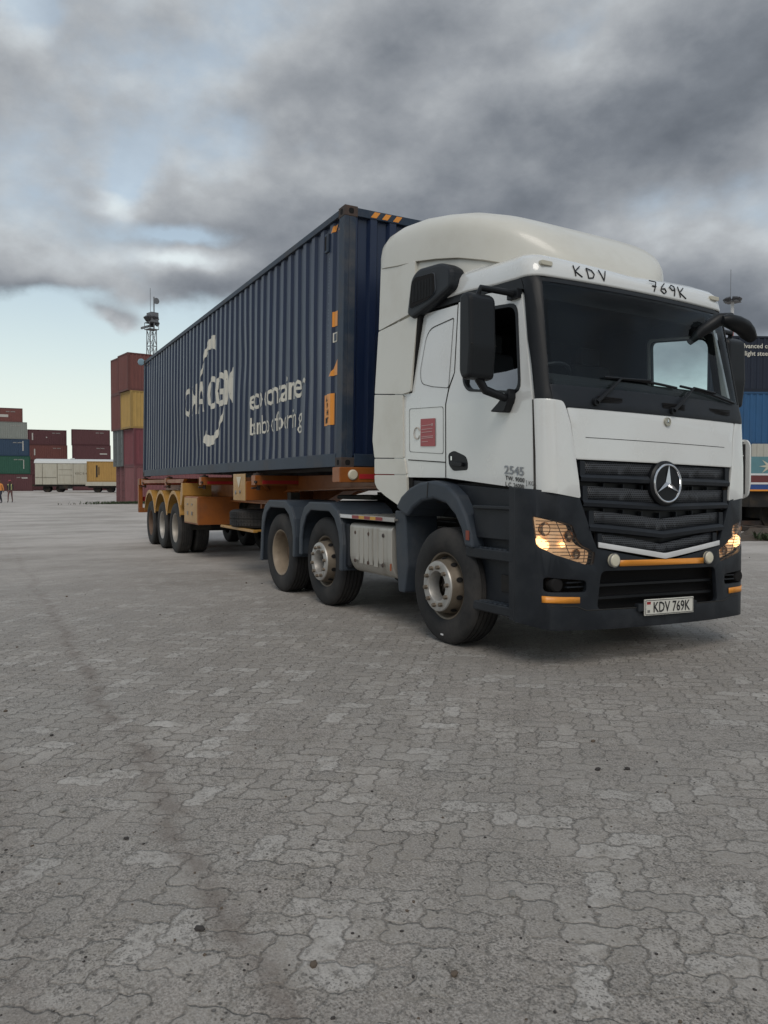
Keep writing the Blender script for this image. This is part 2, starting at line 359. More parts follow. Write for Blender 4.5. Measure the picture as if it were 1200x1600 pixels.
# ================================================================== GROUND
def ground():
    bm = nb(); n = 0
    ds = [-700, -200, -60, -20] + [i*4 for i in range(-2, 40)] + [180, 220, 300, 450, 700, 1100, 1800, 3000]
    ws = [-2500, -1200, -500, -200, -100, -60, -30, 0, 30, 60, 100, 200, 500, 1200, 2500]
    h = Vector((cos(YAW), sin(YAW), 0)); r = Vector((sin(YAW), -cos(YAW), 0)); g = []
    for d in ds:
        row = []
        for q in ws:
            p = Vector((CAM.x, CAM.y, 0)) + h*d + r*q; p.z = gz(p.x, p.y); row.append(bm.verts.new(p))
        g.append(row)
    for i in range(len(g)-1):
        for j in range(len(ws)-1): bm.faces.new((g[i][j], g[i][j+1], g[i+1][j+1], g[i+1][j]))
    fix(bm)
    for f in bm.faces:
        if f.normal.z < 0: f.normal_flip()
    m = bpy.data.materials.new('interlocking_paving'); m.use_nodes = True; nt = m.node_tree; b = nt.nodes['Principled BSDF']
    tc = N(nt, 'ShaderNodeTexCoord'); mp = N(nt, 'ShaderNodeMapping'); nt.links.new(tc.outputs['Object'], mp.inputs[0])
    mp.inputs['Rotation'].default_value = (0, 0, radians(-52)); mp.inputs['Scale'].default_value = (1/.1125, 1/.1125, 1)
    O = tc.outputs['Object']
    s = N(nt, 'ShaderNodeSeparateXYZ')
    # slow drift so courses are not ruler-straight
    dn = N(nt, 'ShaderNodeTexNoise'); dn.inputs['Scale'].default_value = 0.16; dn.inputs['Detail'].default_value = 3; nt.links.new(mp.outputs[0], dn.inputs['Vector'])
    dv = VM(nt, 'SUBTRACT', dn.outputs[1], (.5, .5, .5)); sc = N(nt, 'ShaderNodeVectorMath'); sc.operation = 'SCALE'; nt.links.new(dv, sc.inputs[0]); sc.inputs[3].default_value = 1.1
    fn = N(nt, 'ShaderNodeTexNoise'); fn.inputs['Scale'].default_value = 2.2; fn.inputs['Detail'].default_value = 3; nt.links.new(mp.outputs[0], fn.inputs['Vector'])
    fv = VM(nt, 'SUBTRACT', fn.outputs[1], (.5, .5, .5)); sf = N(nt, 'ShaderNodeVectorMath'); sf.operation = 'SCALE'; nt.links.new(fv, sf.inputs[0]); sf.inputs[3].default_value = 0.30
    nt.links.new(VM(nt, 'ADD', VM(nt, 'ADD', mp.outputs[0], sc.outputs[0]), sf.outputs[0]), s.inputs[0])
    U, V = s.outputs[0], s.outputs[1]
    # zig-zag edges of a UNI block: warp each axis by a periodic wave of the other
    u = MA(nt, 'ADD', U, MA(nt, 'MULTIPLY', MA(nt, 'MAXIMUM', MA(nt, 'MINIMUM', MA(nt, 'MULTIPLY', MA(nt, 'SINE', MA(nt, 'MULTIPLY', V, 2*pi)), 1.7), 1.0), -1.0), 0.068))
    v = MA(nt, 'ADD', V, MA(nt, 'MULTIPLY', MA(nt, 'MAXIMUM', MA(nt, 'MINIMUM', MA(nt, 'MULTIPLY', MA(nt, 'SINE', MA(nt, 'MULTIPLY', U, 2*pi)), 1.7), 1.0), -1.0), 0.068))
    iu, iv = MA(nt, 'FLOOR', u), MA(nt, 'FLOOR', v); fu, fv_ = MA(nt, 'FRACT', u), MA(nt, 'FRACT', v)
    c = MA(nt, 'FLOORED_MODULO', MA(nt, 'SUBTRACT', iu, iv), 4.0)
    def eq(k): return MA(nt, 'COMPARE', c, float(k), 0.1)
    e0, e1, e2, e3 = eq(0), eq(1), eq(2), eq(3)
    dl = MA(nt, 'ADD', fu, e1); dr = MA(nt, 'ADD', MA(nt, 'SUBTRACT', 1.0, fu), e0)
    db = MA(nt, 'ADD', fv_, e2); dt = MA(nt, 'ADD', MA(nt, 'SUBTRACT', 1.0, fv_), e3)
    de = MA(nt, 'MINIMUM', MA(nt, 'MINIMUM', dl, dr), MA(nt, 'MINIMUM', db, dt))
    idn = N(nt, 'ShaderNodeCombineXYZ'); nt.links.new(MA(nt, 'SUBTRACT', iu, e1), idn.inputs[0]); nt.links.new(MA(nt, 'SUBTRACT', iv, e2), idn.inputs[1])
    wnz = N(nt, 'ShaderNodeTexWhiteNoise'); wnz.noise_dimensions = '2D'; nt.links.new(idn.outputs[0], wnz.inputs[0])
    rnd = wnz.outputs[0]
    jn = NOISE(nt, O, 30, 3, .6)
    joint = SMOOTH(nt, MA(nt, 'ADD', de, MA(nt, 'MULTIPLY', MA(nt, 'SUBTRACT', jn, .5), .19)), 0.0, 0.085)      # 0 in the joint
    # dirt trodden over the blocks hides some of the joints
    dirtn = NOISE(nt, O, 1.9, 9, .68); dirt = SMOOTH(nt, MA(nt, 'ADD', dirtn, MA(nt, 'MULTIPLY', MA(nt, 'SUBTRACT', rnd, .5), .26)), .44, .62)
    far = N(nt, 'ShaderNodeSeparateXYZ'); nt.links.new(O, far.inputs[0])
    fd = MA(nt, 'ADD', MA(nt, 'MULTIPLY', MA(nt, 'SUBTRACT', far.outputs[0], CAM.x), cos(YAW)), MA(nt, 'MULTIPLY', MA(nt, 'SUBTRACT', far.outputs[1], CAM.y), sin(YAW)))
    farf = SMOOTH(nt, fd, 5.0, 19.0)
    rightq = MA(nt, 'ADD', MA(nt, 'MULTIPLY', MA(nt, 'SUBTRACT', far.outputs[0], CAM.x), sin(YAW)), MA(nt, 'MULTIPLY', MA(nt, 'SUBTRACT', far.outputs[1], CAM.y), -cos(YAW)))
    blockc = MIXC(nt, rnd, (.31, .280, .250), (.470, .434, .395))
    clean = SMOOTH(nt, rnd, .86, .90)
    blockc = MIXC(nt, clean, blockc, (.51, .48, .445)); dirt = MA(nt, 'MULTIPLY', dirt, MA(nt, 'MULTIPLY_ADD', clean, -.6, 1.0))
    fine = NOISE(nt, O, 70, 8, .78); med = NOISE(nt, O, 9, 9, .72); big = NOISE(nt, O, .45, 5, .6)
    blockc = MIXC(nt, MA(nt, 'MULTIPLY', SMOOTH(nt, fine, .40, .56, .85, 0.0), SMOOTH(nt, MA(nt, 'ADD', med, MA(nt, 'MULTIPLY', rnd, .12)), .40, .60, .85, .15)), blockc, (.115, .106, .096))
    dirtc = MIXC(nt, SMOOTH(nt, NOISE(nt, O, 85, 8, .8), .40, .60), (.118, .098, .083), (.41, .368, .328))
    col = MIXC(nt, MA(nt, 'MULTIPLY', dirt, .72), blockc, dirtc)
    jvis = MA(nt, 'MULTIPLY', MA(nt, 'SUBTRACT', 1.0, joint), MA(nt, 'SUBTRACT', 1.0, MA(nt, 'MULTIPLY', dirt, .60)))
    jv2 = MA(nt, 'MULTIPLY', jvis, SMOOTH(nt, fd, 4.0, 20.0, .85, .2))
    col = MIXC(nt, jv2, col, (.135, .117, .098))
    col = MIXC(nt, SMOOTH(nt, med, .46, .60, 0.0, .50), col, (.235, .208, .174))
    col = MIXC(nt, SMOOTH(nt, big, .40, .68, 0.0, .40), col, (.27, .255, .235))
    sp1 = NOISE(nt, O, 120, 3, .6); mo = NOISE(nt, O, 34, 4, .65); mo2 = NOISE(nt, O, 3.2, 6, .7)
    col = MIXC(nt, MA(nt, 'MULTIPLY', SMOOTH(nt, mo, .49, .62), SMOOTH(nt, MA(nt, 'ADD', mo2, MA(nt, 'MULTIPLY', rnd, .12)), .44, .62, .15, .62)), col, (.105, .096, .084))
    col = MIXC(nt, MA(nt, 'MULTIPLY', SMOOTH(nt, sp1, .53, .64), SMOOTH(nt, mo2, .38, .58, .25, .8)), col, (.075, .068, .06))
    col = MIXC(nt, MA(nt, 'MULTIPLY', SMOOTH(nt, sp1, .46, .36), .45), col, (.46, .44, .41))
    vo = N(nt, 'ShaderNodeTexVoronoi'); vo.inputs['Scale'].default_value = 26; nt.links.new(O, vo.inputs['Vector'])
    pit = MA(nt, 'MULTIPLY', SMOOTH(nt, MA(nt, 'ADD', vo.outputs[0], MA(nt, 'MULTIPLY', MA(nt, 'SUBTRACT', fine, .5), .6)), .08, .20, 1.0, 0.0), SMOOTH(nt, NOISE(nt, O, 9, 2, .5), .46, .58))
    col = MIXC(nt, MA(nt, 'MULTIPLY', pit, .7), col, (.06, .055, .05))
    # long worn wheel track with a brownish cast
    ln = MA(nt, 'ADD', MA(nt, 'ADD', rightq, MA(nt, 'MULTIPLY_ADD', fd, .529, -.82)), MA(nt, 'MULTIPLY', MA(nt, 'SUBTRACT', NOISE(nt, O, .9, 5, .65), .5), .45))
    tr = MA(nt, 'MAXIMUM', SMOOTH(nt, MA(nt, 'ABSOLUTE', ln), .0, .12, 1.0, 0.0), SMOOTH(nt, MA(nt, 'ABSOLUTE', MA(nt, 'ADD', ln, .72)), .0, .14, .5, 0.0))
    trn = MA(nt, 'MULTIPLY', tr, SMOOTH(nt, NOISE(nt, O, 5.0, 6, .7), .38, .60, .10, .60))
    col = MIXC(nt, trn, col, (.135, .105, .085))
    # far yard: smoother dusty concrete with dark scuffs, colour lightened for grazing sky sheen
    scuff = N(nt, 'ShaderNodeMapping'); scuff.inputs['Rotation'].default_value = (0, 0, -YAW); scuff.inputs['Scale'].default_value = (.9, .5, 1); nt.links.new(O, scuff.inputs[0])
    sn = NOISE(nt, scuff.outputs[0], .5, 8, .7)
    yard = MIXC(nt, SMOOTH(nt, sn, .36, .66), (.55, .505, .465), (.31, .275, .242))
    col = MIXC(nt, MA(nt, 'MULTIPLY', farf, .75), col, yard)
    nt.links.new(col, b.inputs['Base Color']); b.inputs['Roughness'].default_value = .68; b.inputs['Specular IOR Level'].default_value = 0.5
    hgt = MA(nt, 'ADD', MA(nt, 'MULTIPLY', joint, MA(nt, 'MULTIPLY', MA(nt, 'SUBTRACT', 1.0, MA(nt, 'MULTIPLY', dirt, .6)), .5)), MA(nt, 'ADD', MA(nt, 'MULTIPLY', fine, .30), MA(nt, 'ADD', MA(nt, 'MULTIPLY', med, .45), MA(nt, 'MULTIPLY', rnd, .18))))
    hgt = MA(nt, 'SUBTRACT', hgt, MA(nt, 'MULTIPLY', pit, .3))
    bn = N(nt, 'ShaderNodeBump'); bn.inputs['Strength'].default_value = .85; bn.inputs['Distance'].default_value = .016
    nt.links.new(hgt, bn.inputs['Height']); nt.links.new(bn.outputs[0], b.inputs['Normal'])
    o = obj('ground', bm, m, tf=False); tag(o, kind='structure')
ground()

# ================================================================== TRACTOR UNIT
TK = empty('lorry_cab_unit', (0, 0, 0), 0, label='white lorry tractor unit with cream roof fairing and dark grille, headlamps lit', cat='lorry')
BODY = Matrix(((1, 0, 0, 0), (0, 1, -.009, .052), (0, -.022, 1, 0), (0, 0, 0, 1)))   # slight lean of the sprung cab
def crn(y, hw, R):
    t = min(1, max(0, (abs(y)-(hw-R))/R)); return R*(1-sqrt(1-t*t))
def HW(z): return 1.17 - .05*max(0, (z-2.1)/.9)
def XC(y, z, o=0.0, c=True):
    x0 = interp(z, [1.2, 1.6, 2.02, 2.12, 2.93, 3.2], [1.34, 1.335, 1.31, 1.285, 1.14, 1.0]); hw = HW(z)
    return x0 + o - .07*(y/hw)**2 - (crn(y, hw, .12) if c else 0)
def XB(y, z=0, o=0.0): return 1.35 + o - .10*(y/1.25)**2 - crn(y, 1.25, .25)
def CY(lo, hi, hw, R, step=.12):
    out = []; y = lo
    k = int((hi-lo)/step)+1
    out = [lo + (hi-lo)*i/k for i in range(1, k)]
    for s in (-1, 1):
        for a in range(8, 90, 8): out.append(s*(hw-R+R*sin(radians(a))))
    return sorted(q for q in out if lo < q < hi)
CZ = [1.4, 1.6, 1.8, 2.02, 2.12, 2.3, 2.5, 2.7, 2.93, 3.05]
def front(name, poly, m, holes=(), off=0.0, th=.02, bevel=.004, surf=XC, parent=None, hw=1.17, R=.12, smooth=True, extra=()):
    ys = [p[0] for p in poly]
    bm = panel(poly, holes, lambda u, v: (surf(u, v, off), u, v), (1, 0, 0), CY(min(ys), max(ys), hw, R)+list(extra), CZ)
    return obj(name, bm, m, parent or TK, solid=th, bevel=bevel, smooth=smooth)
def side(name, poly, m, s=-1, holes=(), off=0.0, th=.02, bevel=.004, parent=None, cv=None, hwf=HW):
    bm = panel(poly, holes, lambda u, v: (u, s*(hwf(v)+off), v), (0, s, 0), (), cv if cv is not None else [2.1+.09*k for k in range(11)])
    return obj(name, bm, m, parent or TK, solid=th, bevel=bevel, smooth=False)
def seam(parent, pts, r=.004, m=SEAM, name='gap_shade_line'):  # raised dark tube drawn as the shade of a groove
    return obj(name, tube(nb(), pts, r, 6), m, parent)
XFM = BODY
# -- interior shell (dark), open towards windscreen and windows
win = rpoly([(.20, 2.87), (.875, 2.80), (.965, 2.10), (.27, 2.19), (.19, 2.27)], [.06, .09, .10, .05, .05], 4)
def scaled(poly, k): 
    cx_ = sum(p[0] for p in poly)/len(poly); cz_ = sum(p[1] for p in poly)/len(poly)
    return [(cx_+(x-cx_)*k, cz_+(y-cz_)*k) for x, y in poly]
bm = panel([(-.9, 1.5), (1.05, 1.5), (1.05, 2.1), (.93, 3.0), (-.9, 3.05)], [scaled(win, 1.04)], lambda u, v: (u, 1.10-.05*max(0, (v-2.1)/.9), v), (0, -1, 0))
b2 = panel([(-.9, 1.5), (1.05, 1.5), (1.05, 2.1), (.93, 3.0), (-.9, 3.05)], [scaled(win, 1.04)], lambda u, v: (u, -1.10+.05*max(0, (v-2.1)/.9), v), (0, 1, 0))
me_ = bpy.data.meshes.new('t'); b2.to_mesh(me_); b2.free(); bm.from_mesh(me_); bpy.data.meshes.remove(me_)
box(bm, (-.92, -1.1, 1.5), (-.90, 1.1, 3.05)); box(bm, (-.9, -1.08, 3.0), (.95, 1.08, 3.02)); box(bm, (-.9, -1.1, 1.48), (1.15, 1.1, 1.5))
obj('cab_interior', bm, INT, TK, solid=0.01)
# dashboard, seats, wheel
bm = nb(); prism(bm, [(1.22, 1.5), (1.22, 2.18), (1.05, 2.26), (.80, 2.22), (.72, 2.0), (.78, 1.5)], 'xz', -1.05, 1.05); fix(bm)
obj('dashboard', bm, INT, TK, bevel=.03)
SEATM = mat('seat_fabric', (.020, .021, .025), .85)
for sy in (-.62, .62):
    bm = nb(); box(bm, (-.15, sy-.25, 1.85), (.40, sy+.25, 2.02)); prism(bm, [(-.12, 2.0), (.02, 2.0), (-.10, 2.62), (-.22, 2.62)], 'xz', sy-.24, sy+.24); box(bm, (-.22, sy-.13, 2.62), (-.12, sy+.13, 2.80)); box(bm, (-.1, sy-.2, 1.5), (.3, sy+.2, 1.85))
    obj('driver_seat' if sy < 0 else 'passenger_seat', fix(bm), SEATM, TK, bevel=.03)
bm = nb(); c = Vector((.62, -.62, 2.28)); ax_ = Vector((-.55, 0, .83)).normalized(); uu, vv = frame_of(ax_)
ring = [c + .22*(cos(t*pi/12)*uu + sin(t*pi/12)*vv) for t in range(25)]
tube(bm, ring, .016, 8); tube(bm, [c-.2*uu, c+.2*uu], .014, 6); tube(bm, [c, c-ax_*.25], .03, 8)
obj('steering_wheel', bm, BLACK, TK)
# sun blind / hanging curtain and a mirror pod at the top of the windscreen
obj('sun_blind', boxes(((.93, -.95, 2.86), (.95, .95, 2.99))), INT, TK)
# -- cab side and doors
DOOR = rpoly([(-.065, 1.445), (1.125, 1.345), (1.112, 2.03), (1.012, 2.50), (.925, 2.90), (.50, 2.965), (.065, 2.98), (.055, 2.36), (-.02, 2.24), (-.065, 2.10)], [.01, .02, 0, 0, .05, 0, .01, .05, .05, .05], 3)
for s in (-1, 1):
    d = side('door', DOOR, WHITE, s, [win], 0.0, .03, .005)
    # rubber frame of the window
    bmf = panel(scaled(win, 1.035), [scaled(win, .965)], lambda u, v: (u, s*(HW(v)+.004), v), (0, s, 0), (), [2.1, 2.4, 2.7])
    obj('window_frame', bmf, BLACK, d, solid=.03)
    if s < 0:
        g = panel([(.26, 2.205), (.985, 2.10), (.97, 2.30), (.75, 2.29), (.26, 2.30)], [], lambda u, v: (u, s*(HW(v)-.02), v), (0, s, 0))
        obj('window_glass', g, glass('lowered_glass', (.25, .33, .36), .35), d)
    else:
        g = panel(win, [], lambda u, v: (u, s*(HW(v)-.02), v), (0, s, 0)); obj('window_glass', g, glass('side_glass', (.86, .96, .95), .0), d)
    # recessed handle
    Y = s*(HW(1.6)+.004)
    bm = nb(); prism(bm, rpoly([(-.03, 1.66), (.06, 1.685), (.24, 1.63), (.27, 1.58), (.27, 1.51), (.05, 1.505), (-.02, 1.56)], .03, 3), 'xz', Y, Y-s*.02)
    prism(bm, rpoly([(.04, 1.585), (.22, 1.575), (.22, 1.54), (.04, 1.55)], .01, 2), 'xz', Y, Y+s*.03)
    obj('handle', fix(bm), BLACK, d, bevel=.004)
    obj('handle_lock', boxes(((.02, Y+s*.001, 1.60), (.04, Y+s*.006, 1.635))), CHROME, d)
# badge and weights on the near door
near = [o for o in TK.children if o.name.startswith('door')][0]
def sidetext(s_, x, z_, size, m, name, parent, bold=0, sx=1, y=None, slant=-.085, s=-1):
    bm = text_bm(s_, size, bold, sx=sx)
    yy = (-(HW(z_)+.006) if y is None else y)
    for v in bm.verts: v.co = Vector((x + v.co.x, yy, z_ + v.co.y + slant*v.co.x))
    bm.normal_update()
    if bm.faces and sum(f.normal.y for f in bm.faces) > 0: bmesh.ops.reverse_faces(bm, faces=bm.faces[:])
    return obj(name, bm, m, parent)
sidetext('2545', .775, 1.475, .092, mat('badge_silver', (.24, .25, .27), .3, .5), 'model_badge', near, .002, 1.35)
sidetext('TW. 9000', .79, 1.425, .048, INK, 'painted_weights', near, .001, 1.2, slant=-.1)
sidetext('L.C. 26000', .79, 1.375, .048, INK, 'painted_weights', near, .001, 1.1, slant=-.1)
sidetext('] KGS', 1.045, 1.385, .048, INK, 'painted_weights', near, .0, 1.0, slant=-.1)
# sleeper side
for s in (-1, 1):
    p = side('sleeper_side', rpoly([(-1.0, 1.46), (-.075, 1.445), (-.075, 2.10), (-.03, 2.25), (.045, 2.37), (.055, 2.965), (-.60, 2.99), (-1.0, 2.99)], 0), WHITE, s, off=-.001)
    o1 = rpoly([(-.43, 2.83), (.005, 2.86), (-.03, 2.24), (-.30, 2.28), (-.50, 2.33), (-.53, 2.45)], [.12, .02, .03, .03, .10, .05], 5)
    bmf = panel(scaled(o1, 1.0), [scaled(o1, .975)], lambda u, v: (u, s*(HW(v)+.0025), v), (0, s, 0), (), [2.4, 2.7]); obj('blank_window_outline', bmf, SEAM, p)
    o2 = rpoly([(-.70, 2.115), (-.105, 2.085), (-.105, 1.66), (-.70, 1.70)], .03, 4)
    bmf = panel(o2, [scaled(o2, .982)], lambda u, v: (u, s*(HW(v)+.0025), v), (0, s, 0)); obj('locker_hatch', bmf, SEAM, p)
    obj('lower_hatch_outline', tube(nb(), [(-.72, s*(HW(1.6)+.001), 1.625), (-.075, s*(HW(1.6)+.001), 1.585)], .005, 5), SEAM, p)
    seam(p, [(-.07, s*(HW(1.6)+.001), 1.45), (-.07, s*(HW(1.9)+.001), 2.10), (-.03, s*(HW(2.25)+.001), 2.245), (.05, s*(HW(2.36)), 2.37), (.06, s*(HW(2.96)), 2.96)], .005)
sl = [o for o in TK.children if o.name.startswith('sleeper_side')][0]
yS = -(HW(1.8)+.006)
st = obj('notice_sticker', panel([(-.485, 2.00), (-.235, 1.99), (-.235, 1.735), (-.49, 1.745)], [], lambda u, v: (u, yS, v), (0, -1, 0)), STICK, sl)
bm = nb()
for k, (zz, l) in enumerate([(1.935, .19), (1.90, .19), (1.873, .18), (1.832, .20), (1.818, .20), (1.785, .11)]):
    box(bm, (-.465, yS-.003, zz-.003), (-.465+l, yS-.002, zz+.003))
box(bm, (-.30, yS-.003, 1.925), (-.265, yS-.002, 1.945)); obj('sticker_text', bm, STICKL, st)
bm = nb(); tube(bm, [(-.555+.052*cos(t*pi/8), yS, 1.87+.055*sin(t*pi/8)) for t in range(1, 16)], .004, 5)
obj('ring_emblem', bm, mat('emblem_grey', (.40, .33, .27), .6), sl)
# dark band above the windows and A pillars
for s in (-1, 1):
    xe = XC(1.17, 2.03)
    side('window_band', [(-.66, 3.065), (-.58, 3.01), (.06, 2.987), (.50, 2.972), (.927, 2.907), (XC(HW(2.9), 2.9), 2.9), (XC(HW(3.01), 3.01), 3.01), (.60, 3.03), (.30, 3.055), (.06, 3.075)], BLACK, s, off=.001, cv=[2.1+.09*k for k in range(11)])
    front('windscreen_pillar', [(s*1.17, 1.98), (s*1.165, 2.12), (s*1.148, 2.5), (s*HW(2.9), 2.9), (s*HW(3.015), 3.015), (s*1.035, 3.015), (s*1.07, 2.5), (s*1.09, 2.12), (s*1.08, 1.98)], BLACK, off=.002)
# windscreen, cowl, front panels
front('windscreen', rpoly([(-1.085, 2.12), (1.085, 2.12), (1.05, 3.0), (-1.05, 3.0)], .04), glass('windscreen_glass', (.84, .91, .91), .0), th=0, bevel=0, off=-.006)
front('windscreen_surround', rpoly([(-1.06, 2.955), (1.06, 2.955), (1.06, 3.01), (-1.06, 3.01)], .01), BLACK, off=.0, th=.03)
front('wiper_cowl', rpoly([(-1.08, 1.975), (1.08, 1.975), (1.09, 2.145), (-1.09, 2.145)], .01), PLAST, off=.004, th=.03)
bm = nb()
for yy in (-.55, .15, .75):
    bm = nb()
    for k in range(4): box(bm, (XC(yy, 2.05)+.004, yy-.13, 2.035+k*.012), (XC(yy, 2.05)+.012, yy+.13, 2.042+k*.012))
    obj('cowl_vent', bm, HOLE, TK)
fp = front('front_panel', rpoly([(-.965, 1.975), (-.93, 1.85), (-.90, 1.585), (.90, 1.585), (.93, 1.85), (.965, 1.975)], .02), WHITE, th=.03)
obj('crease_shade', tube(nb(), [(XC(y, 1.755)+.0005, y, 1.755+.0*y) for y in [i*.08 for i in range(-10, 11)]], .0025, 5), SEAM, fp)  # dark line painting the shade along the crease
for s in (-1, 1):
    front('corner_panel', rpoly([(s*.975, 1.965), (s*1.0, 2.02), (s*1.17, 2.035), (s*1.17, 1.335), (s*.86, 1.29), (s*.875, 1.42), (s*.905, 1.60), (s*.94, 1.85)], [.02, .05, 0, 0, .02, 0, 0, 0]), WHITE, off=.006 if s < 0 else 0.0, th=.02)
    seam(TK, [(XC(1.17, 2.03)+.002, s*1.172, 2.03), (XC(1.17, 1.34)+.002, s*1.172, 1.34)], .006)
# air deflector vane standing off the far corner, open slot with little ribs
bm = nb(); prism(bm, rpoly([(1.10, 1.30), (1.20, 1.34), (1.22, 1.44), (1.22, 1.80), (1.19, 1.85), (1.05, 1.86), (1.0, 1.60), (1.02, 1.36)], .03, 3), 'xz', 1.268, 1.250)
for zz in (1.42, 1.56, 1.70): box(bm, (1.06, 1.17, zz), (1.16, 1.251, zz+.014))
box(bm, (1.05, 1.17, 1.83), (1.16, 1.251, 1.845)); box(bm, (1.05, 1.17, 1.31), (1.14, 1.251, 1.325))
ad = obj('air_deflector', fix(bm), WHITE, TK, bevel=.003)
obj('slot_shade', boxes(((1.03, 1.172, 1.33), (1.045, 1.249, 1.83)), ((1.045, 1.243, 1.36), (1.175, 1.2485, 1.81))), mat('slot_shade_grey', (.045, .045, .045), .8), ad)  # dark plates put in for the shade inside the slot
# wipers
for a, b_, c_ in (((-.70, 2.03), (-.42, 2.235), (.21, 2.215)), ((.12, 2.02), (.42, 2.235), (.98, 2.15))):
    P = lambda q, o: (XC(q[0], q[1])+o, q[0], q[1])
    bm = nb(); disc(bm, [(.0, .03), (.028, .03), (.032, 0)], P(a, .0), 'X', 14)
    tube(bm, [P(a, .03), P(((a[0]+b_[0])/2, (a[1]+b_[1])/2), .04), P(b_, .03)], [.018, .012, .009], 8)
    n = 9; pts = [P((b_[0]-.16 + (c_[0]-b_[0]+.16)*i/n, b_[1]+(c_[1]-b_[1])*i/n + .012*sin(pi*i/n)), .018) for i in range(n+1)]
    tube(bm, [P(b_, .03), P(((b_[0]+c_[0])/2, (b_[1]+c_[1])/2+.02), .035)], .009, 6)
    tube(bm, pts, .011, 6); obj('wiper', bm, BLACK, TK)
# small badge on front panel
def star(bm, c, R, depth=.03, mi=0, w_=.16):
    cx_, cy_, cz_ = c; ctr = bm.verts.new((cx_+depth, cy_, cz_)); tips = []; vals = []
    for k in range(3):
        a = radians(90+120*k); tips.append(bm.verts.new((cx_+depth*.45, cy_+R*cos(a), cz_+R*sin(a))))
        a = radians(150+120*k); vals.append(bm.verts.new((cx_, cy_+R*w_*cos(a), cz_+R*w_*sin(a))))
    for k in range(3):
        bm.faces.new((ctr, tips[k], vals[k])).material_index = mi; bm.faces.new((ctr, vals[k], tips[(k+1) % 3])).material_index = mi
def ringx(bm, c, R, r, seg=48, mi=0):
    tube(bm, [(c[0], c[1]+R*cos(2*pi*k/seg), c[2]+R*sin(2*pi*k/seg)) for k in range(seg+1)], r, 8, mi, caps=False)
bc = (XC(.06, 1.92)+.003, .06, 1.925)
bm = nb(); disc(bm, [(.036, 0), (.036, .008), (.030, .010)], bc, 'X', 24); ringx(bm, (bc[0]+.01, bc[1], bc[2]), .032, .004, 24)
sb = obj('round_badge', bm, mat('badge_ring', (.45, .43, .36), .35, .6), fp)
bm = nb(); star(bm, (bc[0]+.012, bc[1], bc[2]), .026, .006); obj('star', bm, CHROME, sb)
# -- grille
gp = rpoly([(-.895, 1.59), (-.86, 1.30), (-.80, 1.15), (-.70, .93), (0, .80), (.70, .93), (.80, 1.15), (.86, 1.30), (.895, 1.59)], .02)
gr = front('grille', gp, BLACK, off=-.075, th=.02)
def vband(yw, zt, zb_, sag, n=24):
    f = lambda y, z_: z_ - sag*max(0, 1-abs(y)/yw)**1.2
    top = [(-yw+2*yw*i/n, f(-yw+2*yw*i/n, zt)) for i in range(n+1)]; bot = [(y, f(y, zb_)) for y, _ in top]
    return top + bot[::-1]
for yw, zt, zb_, l0, l1, sag in ((.86, 1.575, 1.475, 1.47, 1.415, 0.0), (.835, 1.385, 1.285, 1.28, 1.225, .025), (.775, 1.195, 1.10, 1.095, 1.035, .06), (.69, 1.02, .93, .928, .90, .09)):
    front('grille_mesh', vband(yw-.05, zt, zb_, sag), MESHM, off=-.022, th=.015, bevel=0, parent=gr)
    bm = nb(); n = 28; rows = []
    for i in range(n+1):
        y = -yw+2*yw*i/n; q = sag*max(0, 1-abs(y)/yw)**1.2; x = XC(y, 1.4, 0, False)
        pr = [(x-.03, zb_+.004-q), (x-.004, l0-q), (x+.012, (l0+l1)/2+.006-q), (x+.006, l1+.006-q), (x-.03, l1-q)]
        rows.append([bm.verts.new((a, y, b)) for a, b in pr])
    for a, b in zip(rows, rows[1:]):
        for k in range(4): bm.faces.new((a[k], a[k+1], b[k+1], b[k]))
    bmesh.ops.recalc_face_normals(bm, faces=bm.faces[:])
    for sgn in (-1, 1): box(bm, (XC(yw, 1.4, -.04, False), sgn*(yw-.05), zb_-.01), (XC(yw, 1.4, .0, False), sgn*yw, zt))
    obj('grille_bar', bm, PLAST, gr, smooth=False)
for zz, ww, q in ((1.40, .82, .02), (1.215, .78, .05)):
    bm = nb()
    for y in [-.6, -.4, -.2, 0, .2, .4, .6]: box(bm, (XC(y, 1.3, -.07, False), y-.006, zz-.03-q*(1-abs(y))), (XC(y, 1.3, -.035, False), y+.006, zz+.02-q*(1-abs(y))))
    obj('grille_rib', bm, PLAST, gr)
ec = (XC(0, 1.42)+.005, .02, 1.425)
bm = nb(); disc(bm, [(.182, -.05), (.182, .006), (.168, .02), (.10, .022)], ec, 'X', 48); em = obj('emblem', fix(bm), BLACK, gr, smooth=True)
bm = nb(); ringx(bm, (ec[0]+.024, ec[1], ec[2]), .150, .0095); obj('emblem_ring', bm, CHROME, em, smooth=True)
bm = nb(); star(bm, (ec[0]+.022, ec[1], ec[2]), .148, .035, w_=.15); obj('star', bm, CHROME, em)
